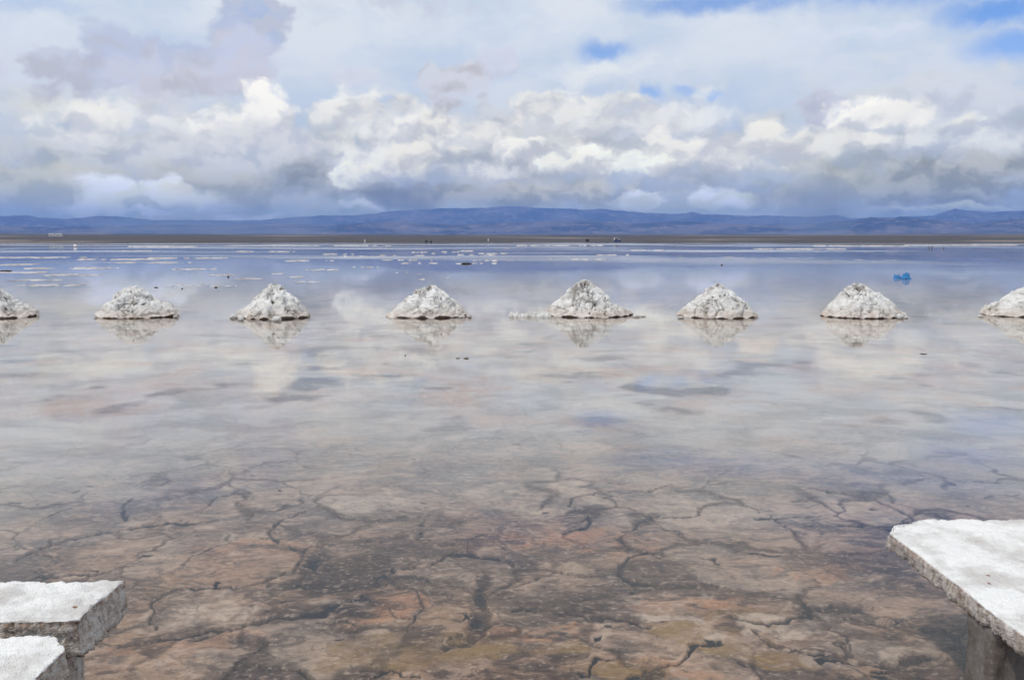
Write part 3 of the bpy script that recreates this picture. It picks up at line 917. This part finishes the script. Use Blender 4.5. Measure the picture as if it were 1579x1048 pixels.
def crumple(px, py, w, h, seed, label):
    x, y = ground(px, py); s = y / F
    n, m = 56, 40
    u = np.linspace(-1, 1, n); v = np.linspace(-1, 1, m)
    V, U = np.meshgrid(v, u, indexing='ij')
    a = np.abs(fbm(U * 1.6 + seed, V * 1.6, 0.3, 4, .6)); b = fbm(U * 2.6 + seed, V * 2.6, 4.3, 4, .6)
    dome = np.clip(1 - U ** 2, 0, 1) ** .6 * np.clip(1 - V ** 2, 0, 1) ** .5
    X = U * w * s / 2 * (1 + .18 * b); Y = V * w * s * 0.3 * (1 + .3 * a)
    Z = h * s * dome * (0.45 + 1.1 * a + 0.35 * b) - 0.01
    o = link_mesh('plastic_sheet', np.stack([X, Y, Z], -1), grid_faces(m, n), M_BLUE)
    sm = o.modifiers.new('thick', 'SOLIDIFY'); sm.thickness = 0.004
    o.location = (x, y, 0); tag(o, label, 'plastic sheet', 'crumpled blue plastic in the water')


crumple(1383.5, 429, 11, 5, 2.2, 'smaller flatter piece of crumpled blue plastic in the far water')
crumple(1397, 430, 13, 9, 7.9, 'larger humped piece of crumpled blue plastic in the far water')

# ---------------------------------------------------------------- tiny things far off and small debris
M_DARK = plain_mat('dark_stone', (0.035, 0.032, 0.034), 0.9, 0.3, 6)
M_MUD = plain_mat('black_mud', (0.05, 0.042, 0.038), 0.8, 0.3, 20)
M_WHITE = plain_mat('white_paint', (0.78, 0.78, 0.77), 0.4, 0.05, 3)
M_NAVY = plain_mat('navy_paint', (0.018, 0.03, 0.20), 0.35, 0.15, 3)
M_GLASS = plain_mat('dark_glass', (0.02, 0.024, 0.03), 0.08, 0.2, 3, spec=0.7)
M_TYRE = plain_mat('tyre_rubber', (0.02, 0.02, 0.02), 0.85, 0.2, 9)
M_LIME = plain_mat('limewash', (0.74, 0.72, 0.68), 0.9, 0.08, 0.8)
M_TIN = plain_mat('tin_roof', (0.42, 0.40, 0.38), 0.6, 0.2, 0.9)
M_WOOD = plain_mat('grey_wood', (0.10, 0.08, 0.065), 0.9, 0.3, 10)

clod('mud_clod', 719, 553, 7.5, 1.5, 31., M_MUD, 'flat black mud flake on the open water before the whitest mound', 'mud clod', None)
clod('mud_clod', 706, 552.6, 6, 1.0, 32., M_MUD, 'thinner black sliver left of the flat mud flake', 'mud clod', None)
clod('mud_clod', 625, 548.5, 2.0, 1.8, 33., M_MUD, 'lone black speck of mud below the whitest mound reflection', 'mud clod', None)
clod('mud_clod', 1424, 546, 9, 1.0, 34., M_MUD, 'thin dark sliver of mud on the water right of the last whole mound reflection', 'mud clod', None)
clod('mud_clod', 352, 427.5, 3, 1.8, 35., M_MUD, 'small dark clod in the far water above the pointed mound left flank', 'mud clod', None)
clod('mud_clod', 333, 443.5, 3.6, 1.8, 36., M_MUD, 'small dark clod level with the mound tops, left of the pointed mound', 'mud clod', None)
clod('mud_clod', 281, 445.5, 2.4, 1.6, 37., M_MUD, 'tiny dark clod right of the broad rounded mound top', 'mud clod', None)
clod('mud_clod', 241, 443.5, 6, 1.1, 38., M_MUD, 'thin dark flake just right above the broad rounded mound top', 'mud clod', None)
clod('mud_clod', 9, 418.5, 16, 2.0, 39., M_MUD, 'long dark flake in the far water at the left edge', 'mud clod', None)
clod('mud_clod', 719, 407, 14, 2.0, 40., M_MUD, 'dark flake between pale crusts above and right of the whitest mound', 'mud clod', None)
clod('mud_clod', 1113, 409, 2.4, 1.8, 41., M_MUD, 'tiny dark clod in the far water above the flat topped mound', 'mud clod', None)
clod('salt_clod', 116, 381, 4.5, 4.2, 42., M_MOUND, 'single bright white salt lump in the far water at left, under the houses', 'salt clod', None, 0.0)


def far_spot(px, base_py, D):
    d = ray(px, base_py)
    return d[0] / d[1] * D, D


def far_z(x, y):
    Rr = math.hypot(x, y)
    t = max(0.0, (Rr - SHORE) / 7000)
    return 46 * t ** 0.9


def far_clod(px, w, h, D, seed, mat, label, cat, name):
    x, y = far_spot(px, HZ, D)
    o = clod(name, px, 400, 1, 1, seed, mat, label, cat)
    s0 = ground(px, 400)[1] / F
    o.scale = (w * D / F / s0, w * D / F / s0, h * D / F / s0); o.location = (x, y, far_z(x, y))
    return o


far_clod(657.5, 4.0, 3.4, 492, 51., M_DARK, 'larger of two black rocks on the far waterline', 'rock', 'rock')
far_clod(664.5, 3.4, 2.6, 492, 52., M_DARK, 'smaller of two black rocks on the far waterline', 'rock', 'rock')


def post(px, D, w, h, mat, label, cat, name, z=None, lean=0.0):
    x, y = far_spot(px, HZ, D)
    bm = bmesh.new()
    bmesh.ops.create_cone(bm, cap_ends=True, segments=10, radius1=w / 2, radius2=w * 0.38, depth=h)
    bmesh.ops.translate(bm, verts=bm.verts, vec=(0, 0, h / 2))
    bmesh.ops.bevel(bm, geom=[e for e in bm.edges if abs(e.verts[0].co.z - e.verts[1].co.z) < 1e-5 and e.verts[0].co.z > h * .9], offset=w * 0.12, segments=2, affect='EDGES')
    o = bm_object(name, bm, mat)
    o.location = (x, y, far_z(x, y) - 0.1 if z is None else z); o.rotation_euler = (0, lean, 0)
    tag(o, label, cat)


post(562.5, 500, 0.75, 1.75, M_LIME, 'white marker post on the far shore left of centre', 'post', 'marker_post')
post(753, 560, 0.8, 1.8, M_LIME, 'dull pale marker post on the far shore right of the two black rocks', 'post', 'marker_post')
for px, lab in ((1433.5, 'leftmost of three thin stakes in the far water at right'), (1438, 'middle of three thin stakes in the far water at right'), (1456, 'short stake apart from the other two in the far water at right')):
    post(px, 165, 0.16, 0.62 if px < 1450 else 0.42, M_WOOD, lab, 'stake', 'wooden_stake', -0.1, random.uniform(-.06, .06))


def box_bm(bm, x0, x1, y0, y1, z0, z1, bev=0.0):
    vs = [bm.verts.new((x, y, z)) for z in (z0, z1) for y in (y0, y1) for x in (x0, x1)]
    fs = [bm.faces.new([vs[i] for i in q]) for q in ((0, 2, 3, 1), (4, 5, 7, 6), (0, 1, 5, 4), (2, 6, 7, 3), (0, 4, 6, 2), (1, 3, 7, 5))]
    if bev:
        es = list({e for f in fs for e in f.edges})
        bmesh.ops.bevel(bm, geom=es, offset=bev, segments=2, affect='EDGES')


def vehicle(px, D, rz, L, Wd, Ht, body_mat, top_mat, label, cat, name):
    x, y = far_spot(px, HZ, D)
    root = empty(name, (x, y, far_z(x, y)), rz)
    prof = [(-L / 2, .35), (L / 2 - .1, .35), (L / 2, .5), (L / 2, .95), (L / 2 - .25, 1.12), (-L / 2 + .02, 1.12)]
    cab = [(-L / 2 + .03, 1.123), (L / 2 - .95, 1.123), (L / 2 - 1.5, Ht - .08), (L / 2 - 1.7, Ht), (-L / 2 + .2, Ht), (-L / 2 + .08, Ht - .12)]
    for nm, pf, mt, ww in (('body', prof, body_mat, Wd), ('cab', cab, top_mat, Wd - .1)):
        bm = bmesh.new()
        f = bm.faces.new([bm.verts.new((a, -ww / 2, b)) for a, b in pf])
        g = bmesh.ops.extrude_face_region(bm, geom=[f])
        bmesh.ops.translate(bm, verts=[q for q in g['geom'] if isinstance(q, bmesh.types.BMVert)], vec=(0, ww, 0))
        bmesh.ops.recalc_face_normals(bm, faces=bm.faces)
        bmesh.ops.bevel(bm, geom=list(bm.edges), offset=.05, segments=2, affect='EDGES')
        bm_object(nm, bm, mt, root)
    for sgn in (-1, 1):
        yy = sgn * ((Wd - .1) / 2 + .004)
        n = 2 if L < 4.4 else 3
        a0, a1 = -L / 2 + .25, L / 2 - 1.55
        for k in range(n):
            p0 = a0 + (a1 - a0) * k / n + .05; p1 = a0 + (a1 - a0) * (k + 1) / n - .05
            bm = bmesh.new(); box_bm(bm, p0, p1, yy - .012, yy + .012, 1.25, Ht - .22, .008); bm_object('window', bm, M_GLASS, root)
    for ax in (-L / 2 + .75, L / 2 - .8):
        for sgn in (-1, 1):
            bm = bmesh.new()
            bmesh.ops.create_cone(bm, cap_ends=True, segments=24, radius1=.36, radius2=.36, depth=.24)
            bmesh.ops.rotate(bm, verts=bm.verts, cent=(0, 0, 0), matrix=__import__('mathutils').Matrix.Rotation(math.pi / 2, 3, 'X'))
            bmesh.ops.bevel(bm, geom=[e for e in bm.edges if abs(e.verts[0].co.y - e.verts[1].co.y) < 1e-5], offset=.04, segments=2, affect='EDGES')
            bmesh.ops.translate(bm, verts=bm.verts, vec=(ax, sgn * (Wd / 2 - .10), .36))
            bm_object('wheel', bm, M_TYRE, root)
    tag(root, label, cat, 'vehicles parked on the far shore')


vehicle(952, 520, R(8), 4.1, 1.9, 2.5, M_NAVY, M_WHITE, 'white roofed dark blue van on the far shore, the larger vehicle', 'van', 'van')
vehicle(906, 520, R(80), 3.9, 1.75, 1.8, M_DARK, M_DARK, 'small black car on the far shore, left of the van', 'car', 'car')


def house(px, D, w, d, h, label):
    x, y = far_spot(px, HZ, D)
    root = empty('house', (x, y, far_z(x, y) - .3), 0.1)
    bm = bmesh.new(); box_bm(bm, -w / 2, w / 2, -d / 2, d / 2, 0, h, .05); bm_object('wall', bm, M_LIME, root)
    bm = bmesh.new()
    prof = [(-d / 2 - .3, h + .003), (d / 2 + .3, h + .003), (d / 2 + .3, h + .12), (0, h + 1.0), (-d / 2 - .3, h + .12)]
    f = bm.faces.new([bm.verts.new((-w / 2 - .3, a, b)) for a, b in prof])
    g = bmesh.ops.extrude_face_region(bm, geom=[f])
    bmesh.ops.translate(bm, verts=[q for q in g['geom'] if isinstance(q, bmesh.types.BMVert)], vec=(w + .6, 0, 0))
    bm_object('roof', bm, M_TIN, root)
    bm = bmesh.new(); box_bm(bm, -.5, .5, -d / 2 - .04, -d / 2 + .02, .3, 2.4, .01); bm_object('door', bm, M_WOOD, root)
    for a in (-w * .3, w * .3):
        bm = bmesh.new(); box_bm(bm, a - .5, a + .5, -d / 2 - .04, -d / 2 + .02, 1.2, 2.2, .01); bm_object('window', bm, M_GLASS, root)
    tag(root, label, 'house', 'small white houses on the far shore')


house(80.5, 1180, 6.5, 6, 3.0, 'left of two small white houses on the far shore at left')
house(91.5, 1180, 7.5, 6, 3.0, 'right of two small white houses on the far shore at left')

# ---------------------------------------------------------------- air
HAZE_TOP, HAZE_D = 780.0, 0.000082
hb = bmesh.new(); bmesh.ops.create_cube(hb, size=1.0)
bmesh.ops.scale(hb, verts=hb.verts, vec=(44000, 34000, HAZE_TOP + 31)); bmesh.ops.translate(hb, verts=hb.verts, vec=(0, 6000, (HAZE_TOP - 31) / 2))
m, nt = material('air_haze')
pv = nt.n('ShaderNodeVolumePrincipled'); pv.inputs['Color'].default_value = (0.24, 0.44, 1.0, 1)
pv.inputs['Density'].default_value = HAZE_D; pv.inputs['Anisotropy'].default_value = 0.0
om = nt.n('ShaderNodeOutputMaterial'); nt.t.links.new(pv.outputs[0], om.inputs['Volume'])
tag(bm_object('haze', hb, m), kind='stuff')

m, nt = material('rain')
pv = nt.n('ShaderNodeVolumePrincipled'); pv.inputs['Color'].default_value = (0.62, 0.72, 0.92, 1)
pv.inputs['Density'].default_value = 0.00075; pv.inputs['Anisotropy'].default_value = 0.0
om = nt.n('ShaderNodeOutputMaterial'); nt.t.links.new(pv.outputs[0], om.inputs['Volume'])
for px, py, rx, ry, D in ((1262, 322, 62, 56, 8600), (330, 350, 190, 24, 9000), (620, 300, 60, 26, 9600)):
    bm = bmesh.new(); bmesh.ops.create_uvsphere(bm, u_segments=48, v_segments=32, radius=1.0)
    bmesh.ops.scale(bm, verts=bm.verts, vec=(rx / F * D, 330, ry / F * D))
    d = ray(px, py)
    bmesh.ops.translate(bm, verts=bm.verts, vec=(d[0] / d[1] * D, D, EYE + d[2] / d[1] * D))
    tag(bm_object('rain_veil', bm, m), kind='stuff')

# ---------------------------------------------------------------- sun and sky
SUN_EL, SUN_AZ = R(58), R(-122)       # high, over the left shoulder
sd = bpy.data.lights.new('sun', 'SUN'); sd.energy = 2.0; sd.angle = R(3.0); sd.color = (1.0, 0.96, 0.90)
so = bpy.data.objects.new('sun', sd); COL.objects.link(so)
sv = Vector((math.sin(SUN_AZ) * math.cos(SUN_EL), math.cos(SUN_AZ) * math.cos(SUN_EL), math.sin(SUN_EL)))
so.rotation_euler = sv.to_track_quat('Z', 'Y').to_euler(); so.location = (0, 0, 30)

world = bpy.data.worlds.new('World'); SC.world = world; world.use_nodes = True
nt = NT(world.node_tree)
STR = 0.10
sky = nt.n('ShaderNodeTexSky'); sky.sky_type = 'NISHITA'; sky.sun_disc = False
sky.sun_elevation = SUN_EL; sky.sun_rotation = SUN_AZ; sky.altitude = 3600
sky.air_density = 1.0; sky.dust_density = 0.6; sky.ozone_density = 1.5
dirv = nt.n('ShaderNodeTexCoord').outputs['Generated']
sep = nt.n('ShaderNodeSeparateXYZ', Vector=dirv)
azn = nt.math('ARCTAN2', sep.outputs[0], sep.outputs[1])
eln = nt.math('ARCSINE', sep.outputs[2])
ae = nt.n('ShaderNodeCombineXYZ', X=azn, Y=eln)
# billow noise: warped position plus a relief term that lightens puffs on their upper left
wl = nt.noise(ae, 9.0, 3, 0.5, 0.0, out='Color')
wf = nt.noise(ae, 38.0, 6, 0.62, 0.0, out='Color')
wv = nt.vmath('MULTIPLY_ADD', wl, (0.050, 0.028, 0), (-0.025, -0.014, 0))
wv = nt.vmath('MULTIPLY_ADD', wf, (0.030, 0.024, 0), wv)
wv = nt.vmath('ADD', wv, (-0.015, -0.012, 0))
pw = nt.vmath('ADD', ae, wv)
st_ = nt.scaled(pw, (1.0, 1.5, 1.0))
ra = nt.noise(st_, 16.0, 7, 0.52)
rb = nt.noise(nt.vmath('ADD', st_, (-0.008, 0.016, 0)), 16.0, 7, 0.52)
relief = nt.math('MULTIPLY', nt.math('SUBTRACT', ra, rb), 3.0)
puff = nt.math('MULTIPLY_ADD', nt.voronoi(st_, 17.0, 'F1', detail=3.0, dim='2D'), 0.75, -0.46)
pz = nt.n('ShaderNodeSeparateXYZ', Vector=pw)
pvec = nt.n('ShaderNodeCombineXYZ', X=pz.outputs[0], Y=pz.outputs[1], Z=relief).outputs[0]


AIR = lin(96, 126, 188)


def c10(rgb, el=None):
    c = lin(*rgb)
    if el is not None:      # seen through the air in front of it, a low cloud ends at the colour asked for
        tr = math.exp(-HAZE_D * HAZE_TOP / math.sin(max(el, 0.040)))
        c = tuple(min(1.6, max(0.02, (q - (1 - tr) * a) / tr)) for q, a in zip(c, AIR))
    return tuple(q / STR for q in c) + (1,)


# clear sky, then the high white veil with its blue gaps
col = nt.mix(1.0, sky.outputs[0], (1.15, 1.55, 1.95, 1), 'MULTIPLY')
veil_n = nt.noise(nt.scaled(pw, (1.0, 2.2, 1.0)), 5.0, 6, 0.55)
veil = nt.mapr(veil_n, 0.30, 0.60, 0.88, 1.0)
vcol = nt.mix(nt.mapr(veil_n, 0.38, 0.60), c10((224, 234, 243)), c10((240, 245, 248)))
GAPS = [(1440, -26, 190, 26, .85), (1100, -2, 120, 16, .8), (1200, 4, 60, 14, .7), (1545, 6, 75, 22, .95), (1572, 62, 60, 22, .8), (928, 78, 40, 17, .75), (996, 140, 24, 10, .7), (1106, 148, 16, 8, .7), (1068, 138, 22, 8, .5),
        (1450, 210, 10, 6, .0), (60, 5, 60, 10, .25), (240, -60, 120, 30, .5), (760, -120, 200, 40, .6), (1500, -140, 240, 60, .8)]
gap_sum = None
for px, py, rx, ry, s_ in GAPS:
    if s_ <= 0: continue
    a, e = azel(px, py)
    ix, iy = F / rx, F / ry
    L = nt.vmath('LENGTH', nt.vmath('MULTIPLY_ADD', pvec, (ix, iy, 1), (-a * ix, -e * iy, 0)))
    gg = nt.mapr(L, 1.55, 0.20, 0, s_)
    gap_sum = gg if gap_sum is None else nt.math('MAXIMUM', gap_sum, gg)
veil = nt.math('MULTIPLY', veil, nt.math('SUBTRACT', 1.0, gap_sum))
col = nt.mix(veil, col, vcol)

WHITE, LIL, GRY, BLU, DBL = (240, 240, 242), (205, 208, 226), (196, 200, 216), (172, 184, 212), (138, 153, 194)
# (px, py, rx, ry, shadow colour, light colour, edge softness, opacity), far to near
CLOUDS = [
    # distant blue band over the mountains
    (800, 335, 1400, 34, (158, 180, 216), (166, 184, 216), .5, .92),
    (200, 250, 420, 90, (176, 188, 214), (204, 211, 226), .6, .85),
    (1480, 240, 330, 90, (166, 178, 205), (200, 208, 224), .6, .85),
    (800, 240, 420, 80, (178, 188, 212), (212, 216, 228), .6, .85),
    # lilac shaded clouds in front of the bright veil
    (-10, 105, 34, 26, LIL, (212, 216, 230), .25, .8),
    (110, 112, 78, 36, (184, 188, 205), (194, 201, 223), .16, .92), (190, 90, 66, 50, (184, 188, 207), (184, 194, 221), .16, .92),
    (225, 120, 70, 40, (205, 206, 220), (203, 208, 228), .3, .7),
    (310, 95, 56, 50, (190, 192, 207), (182, 193, 220), .16, .93), (395, 22, 56, 66, (188, 194, 214), (172, 188, 222), .14, .97), (350, 60, 50, 40, (192, 196, 214), (180, 192, 221), .2, .9), (345, 120, 80, 34, (188, 189, 203), (206, 209, 222), .3, .85), (370, 95, 70, 50, (201, 203, 220), (198, 205, 228), .3, .8),
    (545, 122, 28, 18, (208, 210, 226), (214, 218, 232), .3, .7),
    (700, 136, 86, 40, (188, 188, 200), (206, 210, 225), .17, .95), (775, 100, 38, 26, (200, 204, 222), (206, 211, 229), .2, .85),
    (1330, 55, 110, 14, (206, 216, 236), (216, 224, 240), .4, .7), (60, 40, 50, 20, (214, 222, 236), (220, 228, 240), .5, .5),
    (1265, 172, 54, 28, (180, 185, 208), (194, 199, 219), .18, .9),
    (1480, 165, 110, 42, (190, 198, 218), (206, 212, 228), .3, .75),
    # bright cumulus, upper row
    (190, 180, 70, 34, (208, 211, 222), (236, 237, 240), .25, .8), (75, 200, 52, 20, (205, 211, 224), (234, 236, 240), .25, .9),
    (150, 200, 42, 24, (208, 211, 222), (240, 240, 242), .22, .92), (250, 190, 60, 30, (205, 208, 220), (230, 232, 237), .3, .8),
    (330, 190, 40, 28, (206, 209, 221), (241, 241, 242), .20, .92), (420, 175, 54, 46, (205, 206, 216), (246, 245, 245), .16, .97),
    (545, 168, 50, 30, (208, 211, 222), (242, 242, 243), .25, .9), (620, 205, 80, 40, (202, 206, 219), (236, 237, 240), .25, .85),
    (860, 175, 90, 40, (212, 213, 222), (238, 239, 242), .25, .85), (1000, 190, 110, 38, (206, 208, 220), (230, 231, 236), .28, .8),
    (1110, 175, 55, 34, (212, 216, 226), (232, 236, 241), .3, .7), (920, 110, 110, 24, (220, 226, 236), (234, 238, 242), .4, .7),
    # middle rows
    (420, 220, 90, 30, (190, 196, 214), (212, 214, 224), .3, .8), (300, 240, 170, 32, (186, 193, 213), (206, 211, 223), .35, .8),
    (700, 215, 90, 34, (204, 207, 219), (240, 240, 241), .22, .9), (820, 232, 70, 28, (200, 203, 215), (241, 241, 241), .22, .9),
    (560, 245, 60, 26, (192, 198, 216), (226, 228, 234), .25, .85),
    (1080, 232, 190, 30, (198, 202, 214), (240, 239, 240), .22, .92), (1220, 240, 70, 22, (196, 201, 214), (236, 237, 239), .25, .85),
    (1330, 196, 62, 34, (198, 203, 216), (246, 246, 246), .18, .95), (1290, 225, 60, 24, (196, 202, 216), (232, 234, 238), .25, .85),
    (940, 255, 120, 26, (196, 199, 211), (242, 241, 241), .22, .9),
    (1480, 215, 100, 34, (184, 193, 214), (222, 227, 235), .3, .8),
    # dark undersides near the horizon
    (330, 285, 210, 30, (172, 184, 210), (184, 194, 215), .4, .8), (70, 285, 120, 34, (176, 189, 216), (188, 198, 218), .4, .8),
    (470, 275, 90, 30, (148, 162, 198), (166, 178, 206), .35, .85),
    (545, 268, 46, 28, (190, 196, 214), (232, 233, 237), .2, .95), (600, 250, 70, 26, (190, 195, 213), (230, 232, 236), .22, .9),
    (640, 300, 90, 24, (134, 150, 192), (150, 164, 200), .3, .95), (760, 300, 130, 24, (150, 165, 202), (172, 183, 210), .35, .9), (740, 268, 70, 22, (184, 191, 211), (220, 223, 231), .25, .85),
    (880, 290, 120, 22, (168, 180, 208), (198, 204, 219), .35, .85),
    (1440, 285, 190, 32, (150, 164, 198), (172, 184, 208), .32, .92), (1250, 285, 90, 40, (172, 184, 210), (186, 196, 216), .5, .75), (1500, 262, 120, 20, (158, 171, 202), (186, 195, 214), .3, .85),
    # low white cumulus
    (205, 300, 90, 30, (198, 203, 214), (250, 249, 244), .22, .95), (150, 316, 50, 14, (186, 196, 216), (230, 233, 236), .25, .9), (290, 308, 60, 20, (186, 194, 213), (218, 222, 230), .3, .8),
    (400, 332, 70, 8, (206, 213, 224), (228, 231, 232), .35, .9), (230, 329, 50, 5, (196, 206, 222), (222, 228, 234), .4, .8), (558, 317, 34, 9, (190, 200, 220), (230, 231, 232), .3, .9),
    (985, 308, 46, 19, (192, 200, 216), (250, 250, 247), .2, .95), (1110, 306, 52, 20, (192, 200, 215), (246, 247, 245), .2, .95),
    (1500, 322, 120, 5, (176, 194, 224), (186, 202, 226), .4, .7),
    # overhead, above the frame: seen only in the water
    (560, -90, 260, 90, (196, 202, 218), (222, 226, 234), .4, .8), (1080, -170, 260, 70, (205, 211, 224), (230, 233, 238), .4, .8), (200, -200, 300, 90, (190, 198, 216), (220, 225, 234), .4, .8),
]
prs = random.Random(21)
puffs = []
for xa, ya, xb, yb, n_, sz in [(500, 180, 640, 160, 4, 30), (580, 215, 800, 195, 5, 34), (800, 175, 1000, 165, 5, 32), (960, 235, 1260, 215, 7, 32), (1240, 215, 1400, 180, 4, 30),
                               (110, 190, 250, 165, 4, 26), (520, 262, 720, 235, 5, 30), (860, 262, 1060, 245, 5, 28), (120, 305, 300, 285, 4, 26), (1350, 215, 1500, 190, 3, 26)]:
    for k_ in range(n_):
        u_ = (k_ + prs.random()) / n_
        w_ = sz * prs.uniform(0.7, 1.5)
        b_ = prs.randint(224, 239)
        puffs.append((xa + (xb - xa) * u_, ya + (yb - ya) * u_ + prs.uniform(-10, 12), w_, w_ * prs.uniform(0.5, 0.8), (b_ - 36, b_ - 32, b_ - 20), (b_, b_, b_ + 1), .22, .85))
CLOUDS += sorted(puffs, key=lambda c: c[1])
for ci, (px, py, rx, ry, sh, li, soft, op) in enumerate(CLOUDS):
    if ci % 12 == 0:       # keeps the renderer's node stack short: a dozen clouds are worked out at a time
        pvec = nt.vmath('MULTIPLY_ADD', col, (1e-9, 1e-9, 1e-9), pvec)
    a, e = azel(px, py)
    ix, iy = F / rx, F / ry
    q = nt.vmath('MULTIPLY_ADD', pvec, (ix, iy, 0.8), (-a * ix, -e * iy, 0))
    L = nt.math('ADD', nt.vmath('LENGTH', q), puff)
    lt = nt.mapr(nt.vmath('DOT_PRODUCT', q, (-0.18, 0.62, 2.6)), -0.60, 0.55)
    if li[0] >= 226:        # sunlit cumulus: crisp crown, base melting into the grey below
        al = nt.mapr(L, 1.0 + soft * 0.85, 1.0 - soft * 1.5, 0, op)
        al = nt.math('MULTIPLY', al, nt.math('MULTIPLY_ADD', lt, 0.35, 0.65))
    else:
        al = nt.mapr(L, 1.0 + soft, 1.0 - soft * 1.3, 0, op)
    if sh[0] < 180: sh, li = (sh[0] - 17, sh[1] - 20, sh[2] - 31), (li[0] - 10, li[1] - 13, li[2] - 20)
    cc = nt.mix(lt, c10(sh, e), c10(tuple(q - 3 for q in li) if li[0] >= 226 else li, e))
    col = nt.mix(al, col, cc)
bg = nt.n('ShaderNodeBackground', Color=col, Strength=STR)
ow = nt.n('ShaderNodeOutputWorld', Surface=bg.outputs[0])
world.cycles.sampling_method = 'MANUAL'
world.cycles.sample_map_resolution = 512

# ---------------------------------------------------------------- render settings
SC.render.engine = 'CYCLES'
SC.cycles.use_denoising = True
SC.cycles.use_adaptive_sampling = True
SC.cycles.adaptive_threshold = 0.025
SC.cycles.max_bounces = 7
SC.cycles.diffuse_bounces = 2
SC.cycles.glossy_bounces = 3
SC.cycles.volume_bounces = 0
SC.cycles.transparent_max_bounces = 8
SC.view_settings.view_transform = 'Standard'
SC.view_settings.look = 'None'
SC.view_settings.exposure = 0.0
SC.view_settings.gamma = 1.0
